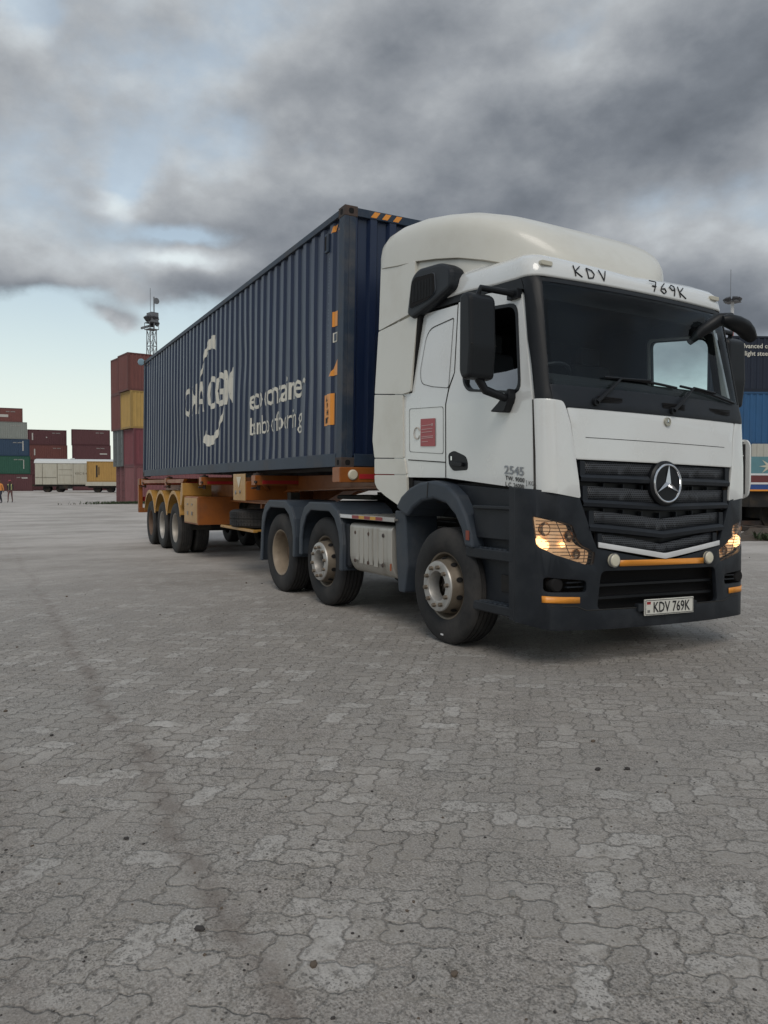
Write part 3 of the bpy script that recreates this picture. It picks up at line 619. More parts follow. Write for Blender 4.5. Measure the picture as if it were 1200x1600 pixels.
# -- bumper
hl = [(-1.205, 1.15), (-1.08, 1.12), (-.93, 1.085), (-.89, .98), (-.835, .925), (-.715, .875), (-.735, .775), (-.80, .78), (-1.08, .86), (-1.185, .92)]
hlp = rpoly(hl, .02, 3)
mir = lambda P: [(-a, b) for a, b in P][::-1]
lowin = rpoly([(-.66, .73), (.66, .73), (.70, .43), (-.70, .43)], .05, 4)
fogr = rpoly([(-1.15, .69), (-.80, .66), (-.80, .57), (-1.15, .575)], .03, 3)
half = [(0, .79), (.70, .905), (.735, .97), (.80, 1.13), (.87, 1.30), (1.05, 1.335), (1.25, 1.355), (1.25, .32), (1.12, .285), (.6, .275), (0, .275)]
bp_ = half + [(-a, b) for a, b in half[::-1][1:-1]]
bpr = front('bumper', bp_, PLAST, [hlp, mir(hlp), lowin, fogr, mir(fogr)], th=.035, bevel=.008, surf=XB, hw=1.25, R=.25, extra=())
for s in (-1, 1):
    bm = nb(); prism(bm, [(.93, .33), (1.005, .33), (1.005, 1.355), (.93, 1.37)], 'xz', s*1.249, s*1.215); fix(bm); obj('bumper_end', bm, PLAST, bpr)
    # headlamp
    H = hlp if s < 0 else mir(hlp)
    hh = front('headlamp', scaled(H, .995), mat('lamp_reflector_glow', (.62, .48, .34), .35, .3, .5, 22, emis=(1, .62, .34), es=.30), off=-.075, th=.01, bevel=0, surf=XB, hw=1.25, R=.25)  # reflector's own emission stands in for the bulbs' glow on it
    bm = nb()
    for (y, zz, rr) in ((1.145, .955, .038), (1.115, .925, .045), (.975, .935, .024)):
        disc(bm, [(rr, 0), (rr*.8, .02), (rr*.1, .028)], (XB(y, 0, -.06), s*y, zz), 'X', 20)
    obj('headlamp_bulb', fix(bm), mat('lit_bulb', (.9, .5, .2), .4, emis=(1, .60, .27), es=2.4), hh)
    bm = nb()
    for (y, zz, rr) in ((1.12, 1.05, .055), (.93, 1.0, .045), (.86, .86, .04)):
        rs = lathe(bm, [(rr, 0), (rr*.9, -.02), (rr*.4, -.03)], (XB(y, 0, -.04), s*y, zz), 'X', 20); bm.faces.new(rs[-1])
    obj('lamp_bowl', fix(bm), mat('lamp_bowl', (.5, .36, .25), .2, .9, .3, 20), hh)
    # ribbed lens bars
    bm = nb()
    for k in range(13):
        zz = .80 + k*.026
        ys = [y for y in [i*.02 for i in range(34, 62)] if (y > interp(zz, [.78, .875, .925, .98, 1.085], [.76, .715, .835, .89, .93]) and y < interp(zz, [.78, .86, .92, 1.15], [.80, 1.06, 1.18, 1.20]) and zz < interp(y, [.70, .835, .93, 1.205], [.87, .925, 1.08, 1.145]))]
        if len(ys) > 1: tube(bm, [(XB(y, 0, -.02), s*y, zz) for y in (ys[0], sum(ys)/len(ys), ys[-1])], .003, 4)
    for (ya, za, yb, zb2) in ((1.06, 1.12, .93, .84), (.80, .90, .81, .80)): tube(bm, [(XB(ya, 0, -.02), s*ya, za), (XB(yb, 0, -.02), s*yb, zb2)], .004, 4)
    obj('lens_pattern', bm, mat('lens_rib', (.07, .055, .045), .4), hh)
    front('headlamp_lens', scaled(H, 1.0), glass('lamp_lens', (.92, .86, .80), .04), off=-.008, th=0, bevel=0, surf=XB, hw=1.25, R=.25, parent=hh)
    # fog lamp, recess, reflector strip
    yf = s*1.05; bm = boxes(((XB(1.15, 0, -.13), s*1.17, .55), (XB(1.15, 0, -.11), s*.78, .71))); obj('fog_recess', bm, HOLE, bpr)
    bm = nb(); disc(bm, [(.058, -.06), (.058, 0), (.048, .012), (.01, .014)], (XB(1.05, 0, -.02), yf, .63), 'X', 24); obj('fog_lamp', fix(bm), HOLE, bpr, smooth=True)
    bm = boxes(((XB(.9, 0, -.05), s*.97, .605), (XB(.9, 0, -.02), s*.80, .615)), ((XB(.9, 0, -.05), s*.97, .64), (XB(.9, 0, -.02), s*.80, .65))); obj('fog_slat', bm, PLAST, bpr)
    ro = [(s*1.16, .545), (s*.865, .535), (s*.865, .488), (s*1.16, .495)]
    front('amber_strip', ro, AMBER, off=.007, th=.005, bevel=0, surf=XB, hw=1.25, R=.25, parent=bpr)
    # round marker lamps beside the centre strip
    bm = nb(); disc(bm, [(.052, -.01), (.052, .02), (.042, .032), (.01, .036)], (XB(.55), s*.545, .812), 'X', 28); obj('round_marker', fix(bm), mat('marker_cream', (.60, .56, .44), .35), bpr, smooth=True)
    bm = nb(); ringx(bm, (XB(.55)+.02, s*.545, .812), .05, .006, 28); obj('marker_rim', bm, GALV, bpr)
front('white_trim', [(-.70, .955), (-.70, .915), (0, .815), (.70, .915), (.70, .955), (.02, .862), (-.02, .862)], mat('trim_white', (.62, .62, .62), .35), off=.018, th=.012, bevel=.002, surf=XB, hw=1.25, R=.25, parent=bpr)
front('amber_strip', [(-.485, .812), (.485, .812), (.485, .765), (-.485, .765)], AMBER, off=.012, th=.008, bevel=0, surf=XB, hw=1.25, R=.25, parent=bpr)
# lower intake contents
bm = boxes(((1.18, -.75, .40), (1.19, .75, .78))); obj('intake_back', bm, HOLE, bpr)
bm = nb()
for zz in (.50, .60): box(bm, (1.22, -.70, zz), (1.26, .70, zz+.02))
obj('intake_bars', bm, BLACK, bpr)
obj('lower_seam', tube(nb(), [(XB(y)+.0, y, .465 if abs(y) > .8 else .43) for y in [i*.1 for i in range(-11, 12)]], .004, 5), SEAM, bpr)
# number plate
px_ = XB(.05)+.03
np_ = obj('number_plate', boxes(((px_-.012, -.245, .365), (px_, .325, .495))), PLATE, bpr, bevel=.003)
bm = text_bm('KDV 769K', .118, .0015, sx=.82)
map_text(bm, lambda u, v: (px_+.003, -.155+u, .39+v), (1, 0, 0)); obj('plate_text', bm, INK, np_)
bm = boxes(((px_, -.236, .372), (px_+.002, .318, .376)), ((px_, -.236, .484), (px_+.002, .318, .488)), ((px_, -.238, .372), (px_+.002, -.234, .488)), ((px_, .314, .372), (px_+.002, .318, .488))); obj('plate_border', bm, INK, np_)
fl = nb(); box(fl, (px_, -.222, .455), (px_+.003, -.182, .476), mi=0); box(fl, (px_, -.222, .466), (px_+.0035, -.182, .471), mi=1); box(fl, (px_, -.216, .39), (px_+.003, -.190, .41), mi=2)
obj('plate_flag', fl, [REDR, INK, GALV], np_)
obj('plate_bracket', boxes(((px_-.06, -.30, .40), (px_-.012, .38, .46))), PLAST, bpr, bevel=.005)
# -- roof of the cab (visor dome)
def outline(zb_):
    pts = []
    hw = HW(zb_); R = .12
    pts.append((-.9, -hw)); pts += [(-.6, -hw), (-.2, -hw), (.2, -hw), (.6, -hw), (.85, -hw)]
    for a in range(90, -1, -15):
        y = -(hw-R+R*sin(radians(a))); pts.append((XC(y, zb_), y))
    for i in range(1, 16): y = -(hw-R)+2*(hw-R)*i/16; pts.append((XC(y, zb_), y))
    for a in range(0, 91, 15):
        y = (hw-R+R*sin(radians(a))); pts.append((XC(y, zb_), y))
    pts += [(.85, hw), (.6, hw), (.2, hw), (-.2, hw), (-.6, hw), (-.9, hw)]
    return pts
bm = nb(); rings = []
base = outline(2.995)
for k, (ins, zz) in enumerate([(-.002, 0), (-.004, .02), (.008, .08), (.03, .14), (.07, .18), (.14, .215), (.30, .245), (.6, .26), (.95, .265)]):
    ring = []
    for x, y in base:
        xs = max(0, (x+.1)/1.2)
        ny = y*(1-ins*.62/1.1) if abs(y) > .01 else y
        nx = x - ins*1.05*ss((x+.2)/1.2) if x > -.2 else x
        rise = .06*ss((.9-x)/1.0)*(1 if k < 2 else 1)
        zc = 2.998 + zz + rise - (0.04*(1-min(1, abs(y)/.9))*(1 if 2 < k < 6 else 0)*ss((x-.8)/.2))
        ring.append(bm.verts.new((nx, ny, zc)))
    rings.append(ring)
for a, b in zip(rings, rings[1:]):
    for i in range(len(base)-1): bm.faces.new((a[i], a[i+1], b[i+1], b[i]))
fix(bm)
if sum(f.normal.z for f in bm.faces) < 0: bmesh.ops.reverse_faces(bm, faces=bm.faces[:])
roof = obj('cab_roof', bm, WHITE, TK, solid=.02, smooth=True)
# handwritten registration on the visor
STROKE = {'K': [[(0, 1), (.05, 0)], [(.55, 1), (.05, .45), (.6, 0)]], 'D': [[(0, .95), (.05, 0)], [(0, .95), (.45, .8), (.6, .45), (.45, .1), (.05, 0)]],
          'V': [[(0, 1), (.32, 0), (.62, 1)]], '7': [[(0, .95), (.6, .95), (.25, 0)], [(.15, .5), (.5, .5)]], '6': [[(.5, 1), (.15, .6), (0, .25), (.25, 0), (.5, .2), (.4, .5), (.08, .4)]],
          '9': [[(.5, .6), (.2, .5), (.05, .75), (.25, 1), (.5, .9), (.5, .6), (.35, 0)]]}
def visor_x(y, zz): # visor face at this height (the first rings of the dome)
    ins = interp(zz-2.998, [0, .02, .08, .14, .18, .215], [-.002, -.004, .008, .03, .07, .14])
    yy = y/(1-ins*.62/1.1); x = XC(yy, 2.995)
    return x - ins*1.05*ss((x+.2)/1.2) + .0045
def scrawl(s_, y0, zb_, h, wd, gap, slope=0.0):
    bm = nb(); y = y0
    for ch in s_:
        for st_ in STROKE[ch]:
            pts = []
            for (a, b), (c_, d_) in zip(st_, st_[1:]):
                for i in range(5):
                    t = i/5; pts.append((a+(c_-a)*t, b+(d_-b)*t))
            pts.append(st_[-1])
            P3 = []
            for a, b in pts:
                yy = y + a*wd; zz = zb_ + b*h + slope*(yy-y0); P3.append((visor_x(yy, zz), yy, zz))
            tube(bm, P3, .0052, 5)
        y += wd*.62 + gap
    return bm
obj('handwritten_number', scrawl('KDV', -.715, 3.035, .088, .115, .055, .0), INK, roof)
obj('handwritten_number', scrawl('769K', .10, 3.03, .095, .135, .036, .0), INK, roof)
for y in (-.98, .96):
    zz = 3.10; bm = nb(); a = rpoly([(y-.055, zz-.018), (y+.055, zz-.018), (y+.055, zz+.018), (y-.055, zz+.018)], .012, 3); prism(bm, a, 'yz', visor_x(y, zz)-.02, visor_x(y, zz)+.02); obj('marker_lamp', fix(bm), mat('marker_lamp', (.50, .47, .38), .3), roof, bevel=.004)
# -- roof fairing lofts
def loft(st, n=3.6, seg=22):
    bm = nb(); rings = []
    for x, w_, zb_, zt in st:
        ring = []
        for i in range(seg+1):
            t = pi*i/seg; c_, s_ = cos(t), sin(t)
            yy = -w_*(abs(c_)**(2/n))*(1 if c_ > 0 else -1); zz = zb_ + (zt-zb_)*(s_**(2/n))
            ring.append(bm.verts.new((x + .0, yy, zz)))
        rings.append(ring)
    for a, b in zip(rings, rings[1:]):
        for i in range(seg): bm.faces.new((a[i], b[i], b[i+1], a[i+1]))
    bm.faces.new(rings[0]); bm.faces.new(rings[-1][::-1]); fix(bm); return bm
W_ = [(-1.335, 1.10, 3.61, 3.71), (-1.32, 1.13, 3.60, 3.84), (-1.27, 1.145, 3.59, 3.93), (-1.17, 1.15, 3.575, 3.985), (-.95, 1.15, 3.54, 4.005), (-.6, 1.14, 3.50, 3.975), (-.3, 1.12, 3.45, 3.92), (0, 1.085, 3.39, 3.85), (.25, 1.02, 3.32, 3.765), (.43, .94, 3.26, 3.68), (.56, .85, 3.20, 3.60), (.67, .75, 3.15, 3.51), (.76, .64, 3.10, 3.41), (.83, .52, 3.06, 3.32), (.88, .40, 3.05, 3.23), (.91, .28, 3.05, 3.15), (.92, .15, 3.06, 3.10)]
obj('roof_fairing', loft(W_, 5.6, 36), CREAM, TK, smooth=True)
L_ = [(x, w_-.018, 3.0, zt-.06) for x, w_, zb_, zt in W_[1:-3]]
obj('fairing_base', loft(L_, 5), CREAM, TK, smooth=True)
bm = nb()
for s in (-1, 1): tube(bm, [(x, s*(w_-.006), zb_) for x, w_, zb_, zt in W_[:-3]], .007, 6)
obj('fairing_seam', bm, mat('seam_tan', (.30, .28, .23), .7), TK)  # darker tan line along the lower edge of the fairing
# -- rear side fairings, stacked panels
FW = lambda z_: 1.185 - .03*max(0, (z_-2.3)/.9)
for s in (-1, 1):
    for poly in ([(-1.30, 3.60), (-.62, 3.505), (-.62, 3.03), (-1.315, 2.965)], [(-1.32, 2.955), (-.555, 3.0), (-.66, 2.275), (-.80, 2.265), (-1.37, 2.325)], [(-1.372, 2.315), (-.802, 2.255), (-.795, 1.645), (-1.385, 1.665), (-1.425, 1.85), (-1.39, 2.10)],
                 [(-1.385, 1.655), (-.775, 1.635), (-.735, 1.485), (-1.385, 1.495)], [(-1.385, 1.485), (-.735, 1.475), (-.725, 1.20), (-.80, 1.15), (-1.16, 1.27), (-1.33, 1.345), (-1.38, 1.40)]):
        side('side_fairing', rpoly(poly, .018, 3), CREAM, s, off=0, th=.035, bevel=.008, hwf=FW, cv=[2.3+.1*k for k in range(13)])
    bm = nb(); prism(bm, [(-.80, 1.2), (-.66, 1.2), (-.66, 2.27), (-.5, 2.99), (-.62, 3.02), (-.72, 2.24)], 'xz', s*1.160, s*1.10); fix(bm); obj('gap_shade', bm, HOLE, TK)  # black strip put in for the shadow line at the fairing edge
# cab rear wall and engine hump beneath
obj('rear_wall', boxes(((-.97, -1.14, 1.40), (-.93, 1.14, 3.05))), WHITE, TK)
obj('cab_floor', boxes(((-.93, -1.10, 1.22), (1.05, 1.10, 1.40))), FRAME, TK)
# air intake on the roof corner
for s in (-1,):
    A = rpoly([(-.70, 3.01), (-.62, 3.335), (-.50, 3.395), (-.10, 3.36), (.06, 3.27), (.05, 3.10), (-.25, 3.02), (-.60, 2.95)], [.03, .08, .06, .08, .06, .05, .02, .03], 4)
    bm = nb(); prism(bm, A, 'xz', s*1.20, s*1.03); it = obj('air_intake', fix(bm), PLAST, TK, bevel=.035, seg=3)
    G = rpoly([(-.62, 3.05), (-.585, 3.275), (-.52, 3.315), (-.20, 3.285), (-.185, 3.12), (-.28, 3.07)], .03, 4)
    bm = nb(); prism(bm, scaled(G, 1.04), 'xz', s*1.207, s*1.19); obj('intake_frame', fix(bm), PLAST2, it, bevel=.006)
    bm = nb(); prism(bm, G, 'xz', s*1.212, s*1.20); ig = obj('intake_mesh', fix(bm), HOLE, it)
    bm = nb()
    for k in range(14): x = -.56+k*.026; box(bm, (x, s*1.212, 3.09), (x+.006, s*1.216, 3.27-.02*k/14))
    obj('intake_slats', bm, BLACK, ig)
# -- mirrors
for s in (-1, 1):
    MX = Matrix.Translation((-.13, 0, -.02)) @ Matrix.Translation((0, 0, 0)); XFM = BODY @ MX
    bm = nb(); prism(bm, rpoly([(.88, 2.26), (.92, 2.20), (1.02, 2.21), (1.05, 2.45), (1.04, 2.82), (.98, 2.865), (.89, 2.85)], .03, 3), 'xz', s*1.355, s*1.60); fix(bm)
    mr = obj('mirror', bm, BLACK, TK, bevel=.03, seg=3)
    obj('mirror_glass', boxes(((.872, s*1.385, 2.50), (.876, s*1.57, 2.83)), ((.872, s*1.385, 2.24), (.876, s*1.57, 2.46))), CHROME, mr)
    obj('mirror_seam', tube(nb(), [(1.045, s*1.36, 2.46), (1.045, s*1.595, 2.46)], .004, 4), SEAM, mr)
    bm = nb(); tube(bm, [(1.0, s*1.12, 2.885), (1.0, s*1.22, 2.90), (.98, s*1.46, 2.905), (.96, s*1.47, 2.85)], [.03, .026, .024, .024], 10)
    box(bm, (.93, s*1.12, 2.86), (1.06, s*1.17, 2.93)); obj('mirror_arm', fix(bm), BLACK, mr, bevel=.01)
    bm = nb(); tube(bm, [(.95, s*1.46, 2.22), (.96, s*1.40, 2.13), (1.0, s*1.20, 2.07), (1.0, s*1.12, 2.05)], [.035, .035, .03, .04], 10)
    prism(bm, rpoly([(.80, 1.99), (.98, 1.97), (1.05, 2.08), (1.04, 2.16), (.90, 2.05)], .02, 2), 'xz', s*1.17, s*1.24)
    obj('mirror_arm', fix(bm), BLACK, mr, bevel=.01)
XFM = BODY @ Matrix.Translation((-.09, -.06, -.02))
# front look-down mirror on the far side
bm = nb(); tube(bm, [(1.17, .66, 2.68), (1.24, .74, 2.78), (1.31, .86, 2.88), (1.35, .98, 2.90)], [.025, .05, .06, .05], 10)
fm = obj('front_mirror_arm', bm, BLACK, TK, smooth=True)
bm = nb(); rr = []
for i, (y, zz, a, b_) in enumerate(((.84, 2.87, .02, .03), (.90, 2.87, .07, .055), (1.0, 2.86, .09, .062), (1.10, 2.84, .09, .065), (1.17, 2.80, .08, .065), (1.22, 2.765, .06, .05), (1.245, 2.75, .02, .02))):
    rr.append([bm.verts.new((1.37+a*cos(2*pi*k/16), y, zz+b_*sin(2*pi*k/16))) for k in range(16)])
for a, b in zip(rr, rr[1:]):
    for k in range(16): bm.faces.new((a[k], a[(k+1) % 16], b[(k+1) % 16], b[k]))
bm.faces.new(rr[0]); bm.faces.new(rr[-1]); obj('front_mirror', fix(bm), BLACK, fm, smooth=True)
XFM = BODY
# -- skirts, steps, arches (dark plastic)
for s in (-1, 1):
    y0, y1 = s*1.10, s*1.235
    bm = nb(); prism(bm, [(-.72, 1.43), (1.0, 1.34), (1.0, .36), (.36, .36), (.36, .9), (.25, 1.2), (-.1, 1.33), (-.5, 1.25), (-.72, 1.1)], 'xz', s*1.15, s*1.09); fix(bm)
    skirt = obj('side_skirt', bm, PLAST, TK, bevel=.005)
    bm = nb(); prism(bm, rpoly([(.40, 1.195), (1.02, 1.185), (1.02, .945), (.46, .945)], .01, 2), 'xz', s*1.155, s*1.215); box(bm, (.44, s*1.15, 1.185), (1.03, s*1.245, 1.215)); fix(bm)
    obj('step_panel', bm, PLAST2 if False else PLAST, skirt, bevel=.008)
    for (za, zb2) in ((.775, .865), (.345, .425)):
        bm = nb(); box(bm, (.345, s*1.10, za), (.985, s*1.25, zb2)); stp = obj('step', bm, PLAST, skirt, bevel=.012)
        bm = nb()
        for k in range(9): box(bm, (.39+k*.065, s*1.12, zb2), (.425+k*.065, s*1.235, zb2+.006))
        obj('step_tread', bm, GALV if False else PLAST2, stp)
    bm = nb(); box(bm, (.345, s*1.13, .42), (.38, s*1.24, .78)); obj('step_side', bm, PLAST, skirt, bevel=.006)
    bm = nb(); box(bm, (.72, s*1.15, .52), (.86, s*1.165, .66)); obj('step_bracket', bm, FRAME, skirt, bevel=.01)
    # wheel arch
    arch = [(-.80, 1.165), (-.70, 1.27), (-.55, 1.35), (-.36, 1.405), (-.13, 1.42), (.08, 1.385), (.24, 1.29), (.37, 1.13), (.45, .95), (.475, .85), (.36, .86), (.31, 1.0), (.22, 1.12), (.08, 1.215), (-.12, 1.255), (-.32, 1.23), (-.48, 1.16), (-.58, 1.08), (-.66, 1.10)]
    bm = nb(); prism(bm, arch, 'xz', s*1.275, s*.86); fix(bm); ar = obj('wheel_arch', bm, PLAST2, TK, bevel=.028, seg=3)
    seam(ar, [(-.20, s*1.277, 1.405), (-.22, s*1.277, 1.26)], .004)
    obj('side_reflector', boxes(((.395, s*1.277, .92), (.44, s*1.283, 1.0))), mat('dull_red_reflector', (.22, .04, .02), .4), ar)
    bm = nb(); prism(bm, rpoly([(-.86, 1.13), (-.66, 1.13), (-.62, .6), (-.68, .34), (-.80, .34), (-.84, .7)], .02, 2), 'xz', s*1.245, s*.88); fix(bm)
    obj('mud_flap', bm, PLAST2, TK, bevel=.012)
XFM = Matrix.Identity(4)
# -- wheels
def tyre_prof(w_=.30, R=.517):
    h = w_/2; p = [(.298, -h*.80), (.33, -h*.97), (.40, -h), (.455, -h*.97), (.49, -h*.90), (.508, -h*.80)]
    g = [(-.62, 0), (-.30, 0), (0, 0), (.30, 0), (.62, 0)]
    for a, _ in g: p += [(R, (a-.05)*h), (R-.012, (a-.03)*h), (R-.012, (a+.03)*h), (R, (a+.05)*h)]
    p += [(r, -a) for r, a in p[5::-1]]
    return [(max(r, .0), a) for r, a in p]
def steer_wheel(parent, x, s, yc, steer=True):
    c = (x, s*yc, .515)
    bm = nb(); lathe(bm, [(.262, -.15), (.268, -.10), (.262, .0), (.268, .085), (.285, .115), (.302, .122), (.304, .110)], c, 'Y', 56, s)
    # conical disc with hand holes
    lathe(bm, [(.266, .02), (.258, .065), (.247, .085), (.232, .175), (.224, .195)], c, 'Y', 56, s); lathe(bm, [(.224, .195), (.218, .207), (.205, .210), (.136, .208), (.130, .198), (.128, .10)], c, 'Y', 56, s, 1)
    fix(bm); wh = obj('wheel', bm, [mat('brown_rim', (.17, .140, .105), .5, .35, .2, 10, 0, 60, (.07, .045, .03), .8), mat('ring_silver', (.43, .42, .40), .42, .5, .15, 10, 0, 60, (.16, .12, .09), .6)], parent, smooth=True)
    bm = nb(); lathe(bm, tyre_prof(), c, 'Y', 72, s); obj('tyre', fix(bm), TREAD, wh, smooth=True)
    bm = nb()
    for k in range(10):
        a = 2*pi*(k+.5)/10; p = Vector((x+.2425*cos(a), s*(yc+.125), .515+.2425*sin(a)))
        M = Matrix.Translation(p) @ Matrix.Rotation(-a, 4, 'Y')
        for q in range(1):
            vs = [M @ Vector((.0055*0 + .004, s*.026*cos(t*pi/6), .030*sin(t*pi/6))) for t in range(12)]
            n_ = Vector((cos(a)*.95, s*.28, sin(a)*.95)).normalized()
            u1 = Vector((-sin(a), 0, cos(a))); v1 = n_.cross(u1)
            vs = [p + n_*.006 + u1*.024*cos(t*pi/6) + v1*.030*sin(t*pi/6) for t in range(12)]
            bm.faces.new([bm.verts.new(v) for v in vs])
    obj('hand_hole', bm, HOLE, wh)
    bm = nb()
    for k in range(10):
        a = 2*pi*k/10 + .15; disc(bm, [(.023, .206), (.020, .212), (.0195, .236), (.010, .240)], (x+.171*cos(a), s*yc, .515+.171*sin(a)), 'Y', 6, s)
    obj('wheel_nut', fix(bm), mat('nut_dark', (.16, .13, .10), .5, .5), wh)
    bm = nb(); disc(bm, [(.128, .02), (.115, .06), (.105, .08), (.085, .082), (.075, .10), (.05, .105)], c, 'Y', 24, s)
    for k in range(8):
        a = 2*pi*k/8; disc(bm, [(.008, .08), (.008, .115)], (x+.062*cos(a), s*yc, .515+.062*sin(a)), 'Y', 6, s)
    obj('hub', fix(bm), mat('shaded_hub', (.035, .027, .021), .55, .3), wh, smooth=True)  # hub colour darkened to stand in for the shaded centre hole
    return wh
def dual_wheel(parent, x, s, yc=1.085, z0=.515, rm=None, oy=0):
    c = (x, s*yc+oy, z0); rm = rm or RIMT
    bm = nb(); lathe(bm, [(.304, .115), (.302, .125), (.288, .120), (.275, .09), (.266, .05), (.262, -.10), (.255, -.145), (.235, -.155), (.18, -.16), (.15, -.16)], c, 'Y', 48, s)
    fix(bm); wh = obj('wheel', bm, rm, parent, smooth=True)
    bm = nb(); lathe(bm, tyre_prof(.285), c, 'Y', 64, s); lathe(bm, tyre_prof(.285), (x, s*(yc-.335)+oy, z0), 'Y', 48, s); obj('tyre', fix(bm), TREAD, wh, smooth=True)
    bm = nb(); disc(bm, [(.27, -.165), (.15, -.155), (.145, -.04), (.125, -.02), (.06, -.015)], c, 'Y', 28, s)
    for k in range(10):
        a = 2*pi*k/10; disc(bm, [(.018, -.16), (.016, -.12)], (x+.17*cos(a), s*yc+oy, z0+.17*sin(a)), 'Y', 6, s)
    obj('hub', fix(bm), mat('rusty_hub', (.11, .07, .045), .7, .2), wh, smooth=True)
    return wh
A2, A3 = -2.52, -3.87
for s in (-1, 1):
    steer_wheel(TK, 0, s, 1.06); steer_wheel(TK, A2, s, 1.06); dual_wheel(TK, A3, s, 1.085)
# small white mark on front tyre
bm = nb(); box(bm, (-.02, -1.213, .075), (.02, -1.2105, .09)); obj('tyre_mark', bm, WHT, TK)
# -- rear fenders
for s in (-1, 1):
    for cxx in (A2, A3):
        def arcp(R1, R2, lo):
            return [(R1*cos(radians(a))*(.97), .515+R2*sin(radians(a))) for a in range(lo, 180-lo+1, 8)]
        o_ = [(.60, .50), (.615, .75), (.575, .98), (.46, 1.13), (.30, 1.205), (-.30, 1.205), (-.46, 1.13), (-.575, .98), (-.615, .75), (-.62, .55)]
        if cxx == A3: o_[-1] = (-.66, .36)
        if cxx == A2: o_[0] = (.60, .46)
        i_ = [(a*.955, b-.035 if b > .9 else b) for a, b in o_]
        o_ = [(cxx+a, b) for a, b in o_]; i_ = [(cxx+a, b) for a, b in i_]
        bm = nb(); prism(bm, o_ + i_[::-1], 'xz', s*1.245, s*.55); 
        i2 = [(cxx+(a-cxx)*.86, b-.10 if b > .9 else b) for a, b in o_]
        prism(bm, o_ + i2[::-1], 'xz', s*1.262, s*1.235)
        fix(bm); obj('rear_mudguard', bm, PLAST2, TK, bevel=.018, seg=2)
# -- chassis, fifth wheel, tank, walkway
bm = nb()
for s in (-1, 1): box(bm, (-4.75, s*.38, .78), (1.1, s*.46, 1.02))
for x in (-4.6, -3.2, -1.7, -.6, .6): box(bm, (x, -.38, .82), (x+.1, .38, .98))
for x in (0, A2, A3): tube(bm, [(x, -1.0, .515), (x, 1.0, .515)], .09, 12)
box(bm, (A3-.25, -.25, .3), (A3+.25, .25, .75)); box(bm, (-.9, -.45, .45), (.9, .45, 1.2))
obj('chassis', bm, FRAME, TK, bevel=.01)
bm = nb(); prism(bm, rpoly([(-3.75, -.45), (-2.75, -.45), (-2.75, .45), (-3.75, .45), (-4.1, .2), (-4.1, -.2)], .08, 3), 'xy', 1.22, 1.27); box(bm, (-3.6, -.5, 1.02), (-2.9, .5, 1.2)); obj('fifth_wheel', fix(bm), FRAME, TK, bevel=.01)
for s in (-1, 1):
    bm = nb(); prism(bm, rpoly([(s*1.19, 1.0), (s*1.225, .97), (s*1.225, .60), (s*1.15, .47), (s*.60, .44), (s*.55, .98)], [.03, .04, .08, .08, .03, .03], 4), 'yz', -1.80, -.885); fix(bm)
    tk = obj('tank_cover', bm, STEEL, TK, bevel=.02, seg=3)
    if s < 0:
        bm = nb()
        for k, (x, l) in enumerate(((-1.62, .30), (-1.52, .36), (-1.41, .36), (-1.31, .36), (-1.20, .38), (-1.09, .30))):
            box(bm, (x-.038, -1.231, .78-l/2-.02), (x+.038, -1.223, .78+l/2-.0))
        obj('pressed_rib', bm, STEEL, tk, bevel=.0035)
        bm = nb()
        for x in (-1.66, -1.36, -1.05):
            for zz in (.90, .60): disc(bm, [(.022, 0), (.018, .008), (.01, .009)], (x, -1.226 if zz > .7 else -1.231, zz), 'Y', 12, -1)
        obj('tank_bolt', fix(bm), RUST, tk)
        obj('red_marker', boxes(((-.905, -1.231, .56), (-.889, -1.222, .63))), mat('orange_marker', (.35, .09, .03), .4), tk)
    bm = boxes(((-1.97, s*.60, .50), (-1.83, s*1.215, .99))); obj('battery_box', bm, PLAST, TK, bevel=.03)
    bm = boxes(((-2.10, s*.50, 1.055), (-.80, s*1.235, 1.075))); wk = obj('walkway', bm, GALV, TK, bevel=.004)
    rl = nb(); box(rl, (-2.02, s*1.237, 1.045), (-.80, s*1.247, 1.088)); obj('walkway_edge', rl, CHROME if False else mat('edge_alu', (.42, .41, .39), .4, .4), wk, bevel=.003)
    rd = nb(); x = -1.98
    for l, mi in ((.28, 1), (.16, 0), (.12, 2), (.13, 0), (.12, 2), (.14, 0)):
        box(rd, (x, s*1.249, 1.05), (x+l, s*1.251, 1.083), mi=mi); x += l
    obj('hazard_tape', rd, [mat('dull_red_tape', (.25, .04, .04), .5), WHT, mat('yellow_tape', (.55, .30, .05), .5)], wk)
    obj('red_marker', boxes(((-2.12, s*1.20, 1.0), (-2.09, s*1.25, 1.08))), mat('orange_marker', (.35, .09, .03), .4), wk)
bm = nb()
for k in range(26):
    for j in range(5): box(bm, (-2.05+k*.048, -.60-j*.12, 1.075), (-2.03+k*.048, -.53-j*.12, 1.079))
obj('walkway_studs', bm, STEEL, wk)
# air lines behind the cab
bm = nb()
for k in range(3):
    tube(bm, [(-.98, -.3+.25*k, 1.9), (-1.2, -.3+.25*k, 1.5-.05*k), (-1.6, -.2+.15*k, 1.25), (-2.1, -.1+.1*k, 1.3), (-2.4, .0, 1.42)], .018, 8)
obj('air_line', bm, BLACK, TK)

